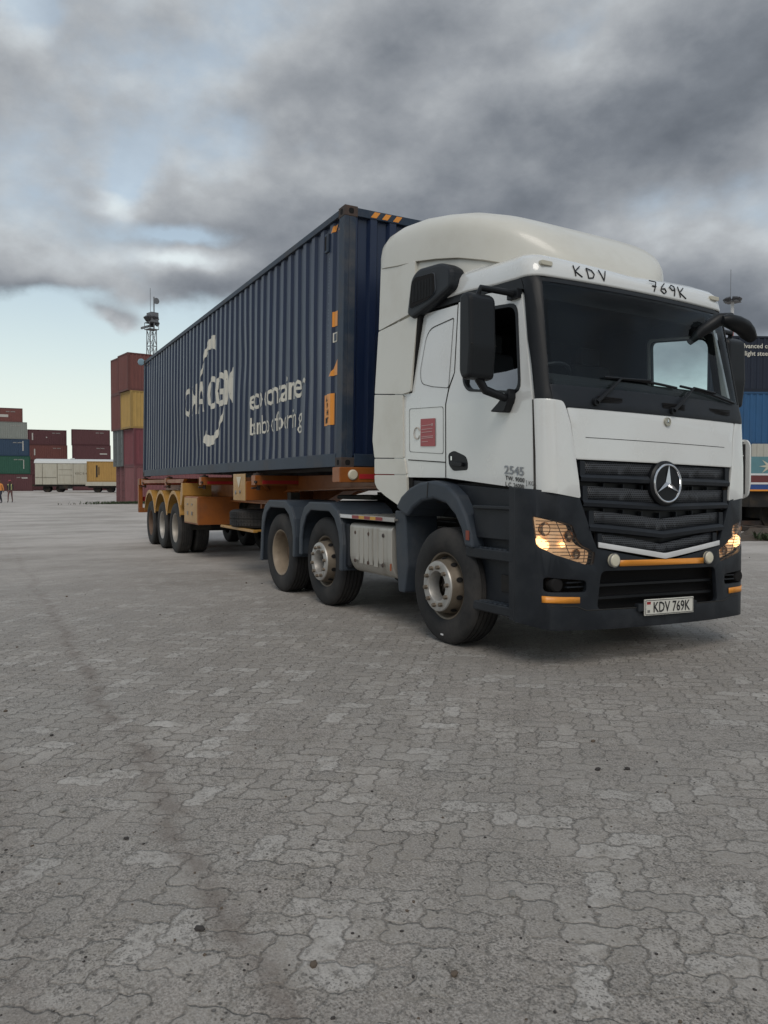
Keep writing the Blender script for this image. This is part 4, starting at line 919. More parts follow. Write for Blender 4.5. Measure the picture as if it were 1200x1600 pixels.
# ================================================================== TRAILER
TY = -.03255; K0 = A2-.7; FX = -2.006
def trw(x, y): dx = x-K0; return (K0+dx*cos(TY)-y*sin(TY), dx*sin(TY)+y*cos(TY), 0)
TR = empty('skeletal_trailer', trw(FX, 0), TY, label='orange skeletal semi-trailer carrying the long navy container', cat='trailer')
def t(name, bm, m, bevel=.006, parent=None, **k): return obj(name, bm, m, parent or TR, bevel=bevel, **k)
for s in (-1, 1):
    bm = nb(); prism(bm, [(0.05, 1.40), (0.05, 1.54), (-12.5, 1.54), (-12.5, 1.12), (-4.2, 1.12), (-3.3, 1.34), (-2.9, 1.34)], 'xz', s*.42, s*.54)
    prism(bm, [(0.05, 1.37), (0.05, 1.40), (-2.9, 1.34), (-3.3, 1.34), (-4.2, 1.12), (-12.5, 1.12), (-12.5, 1.09), (-4.25, 1.09), (-3.35, 1.31)], 'xz', s*.36, s*.60)
    fix(bm); t('chassis_beam', bm, ORANGE, .004)
# front bolster with round lamp and red strip
fb = t('front_bolster', boxes(((-.14, -1.22, 1.435), (.06, 1.22, 1.605))), ORANGE, .008)
for s in (-1, 1):
    bm = nb(); disc(bm, [(.058, 0), (.058, .015), (.045, .028), (.01, .03)], (.06, s*1.06, 1.52), 'X', 24); t('round_reflector', fix(bm), mat('marker_cream', (.6, .56, .44), .35), 0, fb, smooth=True)
    t('red_strip', boxes(((.061, s*.98, 1.475), (.066, s*.18, 1.53))), REDR, 0, fb)
for i, x in enumerate((-3.0, -6.15, -9.2, -12.05)):
    cb = t('cross_bolster', boxes(((x-.16, -1.21, 1.40), (x+.02, 1.21, 1.545))), ORANGE, .008)
    for s in (-1, 1):
        t('red_strip', boxes(((x+.021, s*1.10, 1.42), (x+.026, s*.45, 1.47))), REDR, 0, cb)
        bm = nb(); tube(bm, [(x-.07, s*1.13, 1.33), (x-.07, s*1.13, 1.59)], .03, 10); box(bm, (x-.14, s*1.07, 1.545), (x+.0, s*1.19, 1.575)); tube(bm, [(x-.07, s*1.16, 1.36), (x-.02, s*1.25, 1.36)], .014, 8); tube(bm, [(x+.0, s*1.18, 1.45), (x+.05, s*1.22, 1.45)], .02, 8)
        t('twist_lock', bm, RUST, .003, cb)
for x in (-1.6, -4.8, -7.7, -10.7): t('cross_member', boxes(((x-.08, -.45, 1.14 if x < -4 else 1.38), (x, .45, 1.50))), ORANGE)
# outrigger edge rail between bolsters
for s in (-1, 1):
    bm = nb(); prism(bm, [(-7.55, 1.52), (-12.2, 1.52), (-12.2, 1.44), (-7.7, 1.44)], 'xz', s*1.20, s*1.13); fix(bm); t('side_rail', bm, ORANGE)
    # diagonal brace
    t('brace', tube(nb(), [(-3.2, s*1.0, 1.42), (-4.0, s*.55, 1.18)], .03, 8), ORANGE, 0)
# tool box, gearbox plate
for s in (-1,):
    tb = t('tool_box', boxes(((-7.50, s*1.21, .66), (-6.40, s*.42, 1.185))), ORANGE, .012)
    t('box_door', boxes(((-7.46, s*1.218, .69), (-6.44, s*1.208, 1.155))), YELL, .012, tb)  # lighter colour stands for sky light on the near face
    bm = boxes(((-7.2, s*1.23, .83), (-7.12, s*1.217, .90)), ((-6.85, s*1.23, .83), (-6.77, s*1.217, .90)), ((-7.2, s*1.23, 1.02), (-7.12, s*1.217, 1.05)), ((-6.85, s*1.23, 1.02), (-6.77, s*1.217, 1.05)))
    t('box_latch', bm, GALV, .004, tb)
    gb = t('side_box', boxes(((-4.07, s*1.20, 1.17), (-3.46, s*.42, 1.46))), ORANGE, .01)
    bm = nb(); box(bm, (-4.09, s*1.21, 1.165), (-3.46, s*1.20, 1.575)); t('side_plate', bm, YELL, .006, gb)  # near face in the lighter tone, sky light put into colour
    bm = nb(); prism(bm, [(-3.9, 1.53), (-3.65, 1.53), (-3.78, 1.36)], 'xz', s*1.216, s*1.21); t('pennant_mark', fix(bm), mat('pale_mark', (.60, .52, .38), .4), 0, gb)
    bm = nb(); disc(bm, [(.035, 0), (.03, .012)], (-3.95, s*1.21, 1.29), 'Y', 14, s); disc(bm, [(.03, 0), (.025, .012)], (-3.72, s*1.21, 1.30), 'Y', 14, s); t('side_lamp', fix(bm), GALV, 0, gb)
# landing legs (folded up)
for s in (-1, 1): t('landing_leg', boxes(((-2.75, s*.80, .72), (-2.60, s*.66, 1.30)), ((-2.82, s*.85, .68), (-2.53, s*.61, .72))), FRAME)
# spare wheel lying under the frame
bm = nb(); c = (-4.12, -.72, .875)
lathe(bm, tyre_prof(.28), c, 'Z', 64, 1); 
n_ = 60
for k in range(n_):
    a = 2*pi*k/n_
    for zz in (-.085, -.028, .028, .085):
        M = Matrix.Translation((c[0], c[1], c[2]+zz)) @ Matrix.Rotation(a, 4, 'Z'); box(bm, (.512, -.020, -.019), (.522, .020, .019), M)
sp = obj('spare_wheel', fix(bm), TREAD, TR, smooth=False)
bm = nb(); disc(bm, [(.30, -.02), (.26, .02), (.12, .03)], c, 'Z', 32); obj('spare_rim', fix(bm), RIMT, sp)
bm = boxes(((-5.0, -1.17, .695), (-3.2, -1.10, .735)), ((-5.0, -.40, .695), (-3.2, -.33, .735)), ((-4.85, -1.17, .70), (-4.78, -.33, .73)), ((-3.4, -1.17, .70), (-3.33, -.33, .73)))
t('spare_carrier', bm, YELL)
t('carrier_strut', boxes(((-4.9, -.50, .73), (-4.83, -.43, 1.12)), ((-3.3, -.50, .73), (-3.23, -.43, 1.34))), ORANGE)
# axles and wheels
TW = (-8.33, -9.64, -10.95)
for i, x in enumerate(TW):
    t('axle', tube(nb(), [(x, -1.0, .515), (x, 1.0, .515)], .075, 12), FRAME, 0)
    for s in (-1, 1):
        dual_wheel(TR, x, s, 1.085, rm=[mat('silver_trailer_rim', (.34, .31, .27), .5, .3, .15, 8, 0, 60, (.12, .08, .05), .7), mat('grey_trailer_rim', (.38, .36, .33), .5, .3, .15, 8, 0, 60, (.14, .10, .07), .6), mat('rust_trailer_rim', (.12, .075, .05), .7, .1, .2, 8)][i])
        t('spring_hanger', boxes(((x-.55, s*.40, .75), (x-.42, s*.52, 1.12)), ((x-.5, s*.42, .62), (x+.5, s*.50, .72))), FRAME)
# scalloped mudguards, one pressing each side
for s in (-1, 1):
    top = []
    for x in TW[::-1]:
        for a in range(162, 17, -9): top.append((x+.645*cos(radians(a)), .63+.655*sin(radians(a))))
    inn = [(a, b-.035) for a, b in top]
    bm = nb(); prism(bm, top+inn[::-1], 'xz', s*1.24, s*.60); fix(bm); mg = t('mudguard', bm, YELL, .006)
    lip = nb()
    prism(lip, [(a, b+.004) for a, b in top] + [(a, b-.07) for a, b in top][::-1], 'xz', s*1.25, s*1.235); t('mudguard_lip', fix(lip), YELL, .003, mg)
    bm = nb(); prism(bm, [(-7.72, 1.00), (-7.62, 1.00), (-7.50, 1.20), (-7.52, 1.44), (-7.62, 1.44), (-7.72, 1.22)], 'xz', s*1.24, s*.66); fix(bm); t('mudguard_end', bm, YELL, .006)
# rear frame
t('rear_frame', boxes(((-12.62, -1.22, 1.40), (-12.42, 1.22, 1.56)), ((-12.66, -1.22, .72), (-12.54, -1.12, 1.56)), ((-12.66, 1.12, .72), (-12.54, 1.22, 1.56)), ((-12.64, -1.22, .70), (-12.5, 1.22, .82))), ORANGE)
t('tail_lamp', boxes(((-12.68, -1.1, .98), (-12.66, -.7, 1.1)), ((-12.68, .7, .98), (-12.66, 1.1, 1.1))), REDR, 0)
t('air_tank', tube(nb(), [(-6.2, -.2, .95), (-5.2, -.2, .95)], .14, 20), FRAME, .01)
t('hanging_flap', boxes(((-7.72, -1.05, .50), (-7.70, -.62, 1.0)), ((-7.72, .62, .50), (-7.70, 1.05, 1.0))), FRAME, 0)

# ================================================================== CONTAINERS
def corr_profile(x0, x1, period=.278, depth=.026, fo=.34, sl=.115):
    """list of (x, inset) fold points; inset 0 = outer face"""
    n = max(1, round((x1-x0)/period)); p = (x1-x0)/n; out = [(x0, 0)]
    for i in range(n):
        a = x0+i*p
        out += [(a+fo*p/2, 0), (a+(fo/2+sl)*p, depth), (a+(fo/2+sl+(1-fo-2*sl))*p, depth), (a+(1-fo/2)*p, 0)]
    out.append((x1, 0)); return out
def corr_at(prof, x): return interp(x, [a for a, _ in prof], [b for _, b in prof])
def corr_wall(bm, prof, z0, z1, P, mi=0, rows=1):
    g = [[bm.verts.new(P(a, d, z0+(z1-z0)*k/rows)) for a, d in prof] for k in range(rows+1)]
    for a, b in zip(g, g[1:]):
        for i in range(len(prof)-1): bm.faces.new((a[i], a[i+1], b[i+1], b[i])).material_index = mi
    return g
def casting(bm, x, y, z_, sx_, sy_, mi=0):
    a = (x, y, z_); b = (x+sx_*.178, y+sy_*.162, z_+.118); box(bm, a, b, mi=mi)
CT = empty('shipping_container', trw(FX, 0), TY, label='long navy blue corrugated shipping container with cream lettering riding on the trailer', cat='container')
CB = 1.581
CM = Matrix.Translation((0, .02, 0)) @ Matrix.Rotation(-.016, 4, 'X')
XFM = CM
L, Wd, Hh = 12.192, 1.219, 2.896
sp_ = corr_profile(-L+.14, -.14)
dents = [(-3.9, 1.75, .02, .35), (-2.6, .5, .022, .3), (-8.4, .9, .02, .5), (-6.7, .45, .025, .3), (-1.3, 1.1, .012, .4)]
def wally(x, d, z_):
    dd = sum(a*math.exp(-((x-px)**2+(z_-CB-pz)**2)/(q*q)) for px, pz, a, q in dents)
    return Wd - .022 - d - dd - .003*sin(x*3.1+z_*2.0)
for s in (-1, 1):
    bm = nb(); corr_wall(bm, sp_, CB+.155, CB+Hh-.075, lambda a, d, z_: (a, s*wally(a, d, z_), z_), rows=14)
    bmesh.ops.recalc_face_normals(bm, faces=bm.faces[:]); bm.normal_update()
    if sum(f.normal.y for f in bm.faces)*s < 0: bmesh.ops.reverse_faces(bm, faces=bm.faces[:])
    sw = obj('side_wall', bm, NAVY, CT)
    if s < 0: NW = sw
fpf = corr_profile(-Wd+.12, Wd-.12, .25, .045)
bm = nb(); corr_wall(bm, fpf, CB+.14, CB+Hh-.08, lambda a, d, z_: (-.012-d, a, z_)); bm.normal_update()
if sum(f.normal.x for f in bm.faces) < 0: bmesh.ops.reverse_faces(bm, faces=bm.faces[:])
fwall = obj('front_wall', bm, NAVY, CT)
bm = nb(); rp = corr_profile(-L+.1, -.1, .21, .02)
g = [[bm.verts.new((a, y, CB+Hh-.012-d)) for a, d in rp] for y in (-Wd+.05, Wd-.05)]
for i in range(len(rp)-1): bm.faces.new((g[0][i], g[0][i+1], g[1][i+1], g[1][i]))
obj('roof_panel', bm, NAVYF, CT)
for s in (-1, 1):
    bm = boxes(((-L+.17, s*(Wd-.06), CB+Hh-.085), (-.17, s*Wd, CB+Hh-.012))); obj('top_rail', bm, NAVYF, CT, bevel=.006)
    bm = boxes(((-L+.17, s*(Wd-.05), CB+.012), (-.17, s*(Wd-.004), CB+.165))); obj('bottom_rail', bm, NAVYF, CT, bevel=.006)
    for x in (0, -L):
        sx_ = -1 if x == 0 else 1
        obj('corner_post', boxes(((x+sx_*.002, s*(Wd-.002), CB+.11), (x+sx_*.155, s*(Wd-.06), CB+Hh-.11)), ((x+sx_*.002, s*(Wd-.06), CB+.11), (x+sx_*.05, s*(Wd-.14), CB+Hh-.11))), NAVYF, CT, bevel=.006)
        for zz in (CB, CB+Hh-.118+.006):
            bm = nb(); box(bm, (x, s*Wd, zz), (x+sx_*.178, s*(Wd-.162), zz+.118)); cs_ = obj('corner_casting', bm, RUST, CT, bevel=.008)
            bm = nb(); a_ = rpoly([(x+sx_*.055, zz+.028), (x+sx_*.12, zz+.028), (x+sx_*.12, zz+.09), (x+sx_*.055, zz+.09)], .025, 3); prism(bm, a_, 'xz', s*(Wd+.0015), s*(Wd-.01))
            a_ = rpoly([(s*(Wd-.05), zz+.028), (s*(Wd-.11), zz+.028), (s*(Wd-.11), zz+.09), (s*(Wd-.05), zz+.09)], .025, 3); prism(bm, a_, 'yz', x-sx_*.0015, x+sx_*.01)
            obj('casting_slot', fix(bm), HOLE, cs_)
bm = boxes(((-.06, -Wd+.16, CB+Hh-.10), (-.003, Wd-.16, CB+Hh-.008))); obj('top_header', bm, NAVYF, CT, bevel=.005)
bm = boxes(((-.06, -Wd+.16, CB+.02), (-.003, Wd-.16, CB+.16))); obj('bottom_sill', bm, NAVYF, CT, bevel=.005)
obj('floor', boxes(((-L+.1, -Wd+.05, CB+.10), (-.1, Wd-.05, CB+.14))), FRAME, CT)
for s in (-1, 1):
    dr = obj('rear_door', boxes(((-L+.02, s*.01, CB+.15), (-L+.05, s*(Wd-.11), CB+Hh-.12))), NAVY, CT, bevel=.004)
    bm = nb()
    for y in (.3, .8): tube(bm, [(-L-.01, s*y, CB+.1), (-L-.01, s*y, CB+Hh-.1)], .018, 8)
    obj('locking_bar', bm, GALV, dr)
# small round blue drum lamp on the rear top corner
bm = nb(); disc(bm, [(.085, 0), (.085, .03), (.07, .04)], (-L-.02, -Wd-.06, CB+Hh-.03), 'X', 24); obj('round_disc', fix(bm), mat('pale_blue_disc', (.22, .33, .40), .5), CT)
# hazard stripes at the upper front edges
bm = nb()
for k in range(3):
    y = -Wd+.32+k*.14; prism(bm, [(y, CB+Hh-.085), (y+.07, CB+Hh-.085), (y+.12, CB+Hh-.02), (y+.05, CB+Hh-.02)], 'yz', -.004, .0005)
obj('hazard_stripe', fix(bm), AMBER, CT)
def on_wall(bm, off=.004): # projects flat artwork (x, z-CB) onto the corrugated near wall
    return map_text(bm, lambda u, v: (u, -(wally(u, corr_at(sp_, u), CB+v)+off), CB+v), (0, -1, 0), [a for a, _ in sp_ if min(q.co.x for q in bm.verts) < a < max(q.co.x for q in bm.verts)], [.155+.19*k for k in range(1, 14)])
def flat(poly): return panel(poly, [], lambda u, v: (u, v, 0), (0, 0, 1))
def wall_text(s_, x, zz, size, bold, sx, name='wall_lettering', m=LETT, slant=0.0):
    bm = text_bm(s_, size, bold, sx=sx)
    for v in bm.verts: v.co = Vector((x+v.co.x, zz+v.co.y, 0))
    on_wall(bm); obj(name, bm, m, NW)
wall_text('CMA CGM', -7.80, 1.15, .80, .012, .93)
wall_text('ecocontainer', -3.47, .93, .47, .006, .905)
wall_text('bamboo flooring', -3.44, .55, .38, .0, .83)
def arc_band(cx_, cz_, R1, R2, a0, a1, w0, w1, n=16):
    o_, i_ = [], []
    for k in range(n+1):
        t_ = k/n; a = radians(a0+(a1-a0)*t_); ww = w0+(w1-w0)*t_
        o_.append((cx_+(R1+ww)*cos(a), cz_+(R2+ww)*sin(a))); i_.append((cx_+(R1-ww)*cos(a), cz_+(R2-ww)*sin(a)))
    return o_+i_[::-1]
for pl in (arc_band(-5.75, 1.46, .80, .86, 160, 70, .012, .13), arc_band(-5.75, 1.42, .85, .84, -120, -8, .12, .008)):
    bm = flat(pl); on_wall(bm, .005); obj('swoosh_mark', bm, LETT, NW)
# stickers near the front post
def wall_patch(poly, m, name, off=.006, par=None):
    bm = flat(poly); on_wall(bm, off); return obj(name, bm, m, par or NW)
pz = wall_patch([(-.60, .86), (-.30, .86), (-.30, .50), (-.60, .50)], AMBER, 'height_sticker')
for txt, zz, xx, sz in (('AL', .785, -.545, .085), ('9', .70, -.48, .085), ('H', .62, -.48, .085), ('INT', .53, -.56, .085)):
    bm = text_bm(txt, sz, .004, sx=1.0)
    for v in bm.verts: v.co = Vector((xx+v.co.x, zz+v.co.y, 0))
    on_wall(bm, .010); obj('sticker_lettering', bm, INK, pz)
wall_patch([(-.42, 1.06), (-.22, 1.06), (-.22, 1.25)], AMBER, 'warning_triangle')
wall_patch([(-.36, 1.62), (-.25, 1.62), (-.25, 1.79), (-.36, 1.79)], AMBER, 'warning_label')
wall_patch([(-.35, 1.44), (-.25, 1.44), (-.25, 1.55), (-.35, 1.55)], LETT, 'small_label'); wall_patch([(-.335, 1.455), (-.265, 1.455), (-.265, 1.535), (-.335, 1.535)], NAVY, 'small_label', .008)
wall_patch([(-.42, 2.70), (-.34, 2.70), (-.28, 2.77), (-.36, 2.77)], AMBER, 'corner_stripe'); wall_patch([(-.27, 2.70), (-.19, 2.70), (-.17, 2.74), (-.17, 2.77), (-.21, 2.77)], AMBER, 'corner_stripe')
wall_patch([(-11.95, 2.70), (-11.85, 2.70), (-11.75, 2.77), (-11.85, 2.77)], LETT, 'corner_stripe'); wall_patch([(-11.7, 2.70), (-11.6, 2.70), (-11.5, 2.77), (-11.6, 2.77)], AMBER, 'corner_stripe')
# vent and vertical number
bm = nb(); xv = -.52; box(bm, (xv-.05, -(Wd-.03), CB+2.50), (xv+.05, -(Wd+.002), CB+2.72)); vt = obj('side_vent', bm, NAVYF, CT, bevel=.01)
obj('vent_opening', boxes(((xv-.032, -(Wd+.004), CB+2.53), (xv+.012, -(Wd+.001), CB+2.69))), HOLE, vt)
bm = nb(); random.seed(3)
for k in range(34):
    zz = 2.42-k*.036 - (0.05 if k > 12 else 0)
    if random.random() < .85: 
        xx = -.475; yy = -(wally(xx, corr_at(sp_, xx), CB+zz)+.004); box(bm, (xx-.014, yy, CB+zz), (xx+.006+.012*random.random(), yy+.002, CB+zz+.012+.01*random.random()))
obj('faint_stencil', bm, mat('faded_stencil', (.13, .16, .20), .6), CT)
XFM = Matrix.Identity(4)

# ---- distant containers
def cmat(name, col, d=.3): return mat('paint_'+name, col, .6, 0, .15, 1.5, 0, 60, tuple(x*.5+.02 for x in col), d, 0, True)
MARK = mat('pale_marking', (.45, .43, .40), .7)
def box_container(loc, rz, L, H, col, label, group, frame=None, door=None, marks=(), name='shipping_container', per=.30):
    r = empty(name, loc, rz, label=label, cat='container', group=group)
    fr = frame or mat('frame_'+col.name, tuple(x*.75 for x in (.2, .15, .13)) if False else tuple(c*.7 for c in col_of[col.name]), .65)
    bm = nb(); W2 = 1.219
    pf = corr_profile(.12, L-.12, per, .036)
    for s in (-1, 1): corr_wall(bm, pf, .14, H-.08, lambda a, d, z_: (a, s*(W2-.015-d), z_))
    pe = corr_profile(-W2+.1, W2-.1, .27, .04)
    corr_wall(bm, pe, .14, H-.08, lambda a, d, z_: (L-.015-d, a, z_))
    if not door: corr_wall(bm, pe, .14, H-.08, lambda a, d, z_: (.015+d, a, z_))
    vs = [bm.verts.new(p) for p in ((.05, -W2+.05, H-.02), (L-.05, -W2+.05, H-.02), (L-.05, W2-.05, H-.02), (.05, W2-.05, H-.02))]; bm.faces.new(vs)
    obj('corrugated_walls', bm, col, r)
    bm = nb()
    for s in (-1, 1):
        for x in (0, L-.16):
            box(bm, (x, s*W2, .0), (x+.16, s*(W2-.14), H))
        box(bm, (.16, s*W2, 0), (L-.16, s*(W2-.06), .15)); box(bm, (.16, s*W2, H-.09), (L-.16, s*(W2-.06), H))
    for x in (0, L-.06): box(bm, (x+.001, -W2+.14, 0), (x+.059, W2-.14, .14)); box(bm, (x+.001, -W2+.14, H-.10), (x+.059, W2-.14, H-.001))
    obj('frame', bm, fr, r)
    if door:
        for s in (-1, 1):
            d = obj('door', boxes(((.02, s*.012, .14), (.05, s*(W2-.14), H-.10))), door, r)
            bm = nb()
            for y in (.28, .55, .82): tube(bm, [(-.02, s*y, .08), (-.02, s*y, H-.06)], .022, 6)
            for zz in (.45, 1.0, 1.6, 2.2): box(bm, (-.03, s*.2, zz), (.01, s*.95, zz+.05))
            obj('locking_bar', bm, MARK if door is not col else fr, d)
    for s in (-1, 1):
        bm = nb()
        for k in range(11):
            if k in (4, 10): continue
            box(bm, (L-2.3+k*.13, s*(W2+.004), H-.62), (L-2.3+k*.13+.085, s*(W2-.03), H-.48))
        obj('stencilled_number', bm, mat('faded_code', tuple([.30, .29, .27]), .7), r)
    for mk in marks:
        bm = nb(); s, x0, x1, z0, z1 = mk[:5]; 
        box(bm, (x0, s*(W2+.003), z0), (x1, s*(W2-.02), z1)); obj('painted_marking', bm, mk[5] if len(mk) > 5 else MARK, r)
    return r
col_of = {}
def C_(name, col, d=.3): m = cmat(name, col, d); col_of[m.name] = col; return m
RED1 = C_('oxide_red', (.15, .050, .042)); RED2 = C_('dull_red', (.17, .045, .055)); PINK = C_('faded_red', (.20, .075, .080)); YEL = C_('ochre_yellow', (.42, .27, .08)); GRN = C_('dark_green', (.018, .085, .055)); BLU = C_('deep_blue', (.022, .05, .095))
GRY = C_('pale_grey', (.22, .235, .215)); MAR = C_('maroon', (.095, .032, .036)); BBLU = C_('bright_blue', (.018, .085, .20)); BLK = C_('blue_black', (.016, .022, .038)); GRYD = C_('weathered_grey', (.17, .19, .19), .6)
# near stack: two columns of four, ends facing the yard
h2 = Vector((cos(YAW), sin(YAW), 0)); r2 = Vector((sin(YAW), -cos(YAW), 0))
def stackdir(ang): return YAW - pi/2 + ang     # rotation whose +x runs to the right and away by ang
ang = radians(36); RZ = stackdir(ang)
ux = Vector((cos(RZ), sin(RZ), 0)); uy = Vector((-sin(RZ), cos(RZ), 0))
near_c = at(210.5, 59.0)
Hs = 2.86
cols = [[('oxide red container on the ground, nearest lower corner of the tall stack behind the trailer', PINK, PINK), ('dull red container second up, under the yellow one in the tall stack', RED2, RED2), ('ochre yellow container third up in the tall stack behind the trailer', YEL, YEL), ('rust red container on top of the yellow one, topmost at the near corner', RED1, RED1)],
        [('pinkish red container with door bars at the bottom left of the tall stack', PINK, PINK), ('weathered grey container with rusty door bars second up on the left of the tall stack', GRYD, GRYD), ('faded brown container third up, left of the yellow one', RED1, RED1), ('rust red container topmost on the far left of the tall stack', RED1, RED1)]]
random.seed(11)
for ci, colm in enumerate(cols):
    for k, (lab, m_, dm) in enumerate(colm):
        jx, jy = random.uniform(-.10, .10), random.uniform(-.03, .03)
        lean = k*.13
        P = near_c + uy*(1.22 + ci*2.50 + jy) + ux*(jx + (0 if ci == 0 else .1)) - r2*lean; P.z = gz(P.x, P.y)+k*Hs
        mk = [(-1, 3.6, 5.6, 1.5, 1.9)] if (ci == 0 and k == 2) else []
        box_container(P, RZ, 12.19, Hs, m_, lab, 'containers of the tall stack behind the trailer', door=(dm if (ci == 1 and k < 2) else None), marks=mk)
# left stack seen side on
def row_stack(px_right, depth, tiers, L, group, angd=0.0, dx=0.0):
    RZ2 = stackdir(radians(angd)); P0 = at(px_right, depth); z0 = gz(P0.x, P0.y); zz = z0
    for lab, m_, H, off, mk in tiers:
        o = Vector((cos(RZ2), sin(RZ2), 0)); P = P0 - o*(L+off); P.z = zz
        box_container(P, RZ2, L, H, m_, lab, group, marks=mk); zz += H
row_stack(52, 121, [('dark red container on the ground at the far left, behind the two people', MAR, 2.6, 0, [(-1, 10.6, 11.4, 1.9, 2.1)]), ('dark green container at the far left, on the dark red one', GRN, 2.75, .35, [(-1, 11.2, 11.3, .8, 2.2)]),
    ('deep blue container at the far left, between the green and the grey ones', BLU, 2.6, .45, [(-1, 11.2, 11.35, .8, 2.3)]), ('pale grey container with smooth sides at the far left, second from top', GRY, 2.6, .75, []),
    ('red container with a pale name strip, topmost at the far left', RED1, 2.1, 1.35, [(-1, 7.8, 10.2, .7, 1.1)])], 12.19, 'containers of the side-on stack at the far left', 25)
row_stack(106, 136, [('maroon container hidden low behind the white wagon, left pair', MAR, 2.6, 0, []), ('maroon container second up behind the white wagon, left pair', MAR, 2.6, 0, []), ('brown red container with white spots under its top edge, left of the sky gap', RED1, 2.6, 0, [(-1, .9, 1.1, .8, 1.9)]), ('maroon container topmost left of the sky gap', MAR, 2.6, .1, [(-1, .7, .9, .8, 2.0), (-1, 2.9, 3.1, 1.2, 1.4)])], 6.2, 'containers of the two maroon stacks behind the wagons', 23)
row_stack(173, 136, [('maroon container low behind the yellow wagon load, right pair', MAR, 2.6, 0, []), ('maroon container second up behind the yellow wagon load, right pair', MAR, 2.6, 0, []), ('dark red container with white spots on its seam, right of the sky gap', MAR, 2.6, 0, [(-1, 4.4, 5.6, 1.0, 1.2)]), ('dark maroon container topmost right of the sky gap', MAR, 2.65, .1, [])], 6.2, 'containers of the two maroon stacks behind the wagons', 23)
# right hand stack beyond the cab
def wtxt(parent, s_, x, z_, size, m, s=-1, y=1.224):
    bm = text_bm(s_, size, .004)
    for v in bm.verts: v.co = Vector((x+v.co.x, s*y, z_+v.co.y))
    bm.normal_update(); obj('wall_lettering', bm, m, parent)
RZ3 = stackdir(radians(3)); P0 = at(1120, 38)
for k, (lab, m_, H) in enumerate((('grey blue container at the foot of the stack beyond the cab', GRYD, 2.9), ('bright blue container in the stack at the right edge beyond the cab', BBLU, 2.55), ('blue black container with small cream lettering, topmost at the right edge', BLK, 2.62))):
    P = P0.copy(); P.z = .42+sum((2.9, 2.55, 2.62)[:k])
    r = box_container(P, RZ3, 12.19, H, m_, lab, 'containers stacked beyond the cab at the right edge')
    if k == 2: wtxt(r, 'advanced container', .35, 2.05, .31, LETT); wtxt(r, 'light steel', .62, 1.70, .31, LETT)
obj_ = boxes(((-.1, -1.3, 0), (12.3, 1.3, .42)))
o = obj('timber_dunnage', obj_, mat('old_timber', (.07, .055, .045), .9, 0, .3, 5, .3, 30)); o.location = P0; o.rotation_euler = (0, 0, RZ3)
tag(o, 'dark low timber bed under the container stack beyond the cab', 'dunnage')

# ================================================================== RAIL WAGONS
def wheelset(parent, x, L2, zc=.46, R=.46):
    bm = nb()
    for s in (-1, 1): disc(bm, [(R, -.06), (R, .06), (R*.9, .065), (R*.3, .04)], (x, s*.75, zc), 'Y', 20, s)
    tube(bm, [(x, -.9, zc), (x, .9, zc)], .08, 8); obj('wheelset', fix(bm), FRAME, parent)
WCREAM = mat('wagon_cream', (.44, .42, .35), .6, 0, .08, 2, 0, 60, (.30, .26, .19), .5, 0, True)
WGN = empty('covered_wagon', at(57, 101), stackdir(radians(12)), label='cream covered rail wagon with curved white roof and double doors', cat='wagon')
WGN.location.z = gz(WGN.location.x, WGN.location.y)
bm = boxes(((.15, -1.35, 1.0), (13.5, 1.35, 3.75))); obj('wagon_body', bm, WCREAM, WGN, bevel=.02)
bm = nb(); prism(bm, [(-1.42, 3.75), (-1.3, 4.0), (-.9, 4.22), (0, 4.34), (.9, 4.22), (1.3, 4.0), (1.42, 3.75)], 'yz', .05, 13.6); rf = obj('wagon_roof', fix(bm), mat('wagon_roof_white', (.56, .57, .56), .6), WGN)
bm = nb(); disc(bm, [(.3, 0), (.25, .12)], (4.5, 0, 4.33), 'Z', 14); disc(bm, [(.3, 0), (.25, .12)], (10, 0, 4.33), 'Z', 14); obj('roof_vent', fix(bm), mat('wagon_roof_white', (.56, .57, .56)), rf)
for x in (2.9, 4.8, 6.5): 
    d = obj('wagon_door', boxes(((x, -1.385, 1.1), (x+1.62, -1.355, 3.6))), WCREAM, WGN, bevel=.01)
bm = nb()
for x in (1.0, 2.8, 4.75, 6.45, 8.2, 9.6, 11, 12.4): box(bm, (x, -1.40, 1.0), (x+.06, -1.35, 3.7))
for x0, x1, zz in ((3.0, 4.6, 2.9), (3.0, 4.6, 2.2), (8.3, 9.5, 3.0), (8.3, 9.5, 2.4), (.2, 2.7, 1.9), (9.7, 13.4, 1.8)): box(bm, (x0, -1.40, zz), (x1, -1.35, zz+.05))
obj('door_rib', bm, mat('wagon_rib', (.22, .20, .16), .7), WGN)
bm = text_bm('KRC 8 44173', .42, .004)
for v in bm.verts: v.co = Vector((5.0+v.co.x, -1.405, 2.3+v.co.y))
obj('wagon_number', bm, mat('wagon_rib', (.22, .20, .16)), WGN)
bm = boxes(((0, -1.2, .75), (13.6, 1.2, 1.0)), ((-.5, -.15, .8), (0, .15, 1.0))); obj('underframe', bm, FRAME, WGN)
bm = boxes(((3, -1.2, .45), (4.6, -.8, .75)), ((8.4, -1.2, .45), (9.8, -.8, .75))); obj('brake_gear', bm, FRAME, WGN)
for x in (1.4, 3.0, 10.6, 12.2): wheelset(WGN, x, 1)
FW2 = empty('flat_wagon', at(136.5, 99), stackdir(radians(12)), label='low cream edged flat rail wagon under the yellow container', cat='wagon')
FW2.location.z = gz(FW2.location.x, FW2.location.y)
obj('wagon_deck', boxes(((0, -1.35, .85), (13, 1.35, 1.35))), WCREAM, FW2, bevel=.02)
obj('underframe', boxes(((.3, -1.1, .6), (12.7, 1.1, .85))), FRAME, FW2)
for x in (1.3, 2.9, 10.1, 11.7): wheelset(FW2, x, 1)
fz = FW2.location.z+1.35
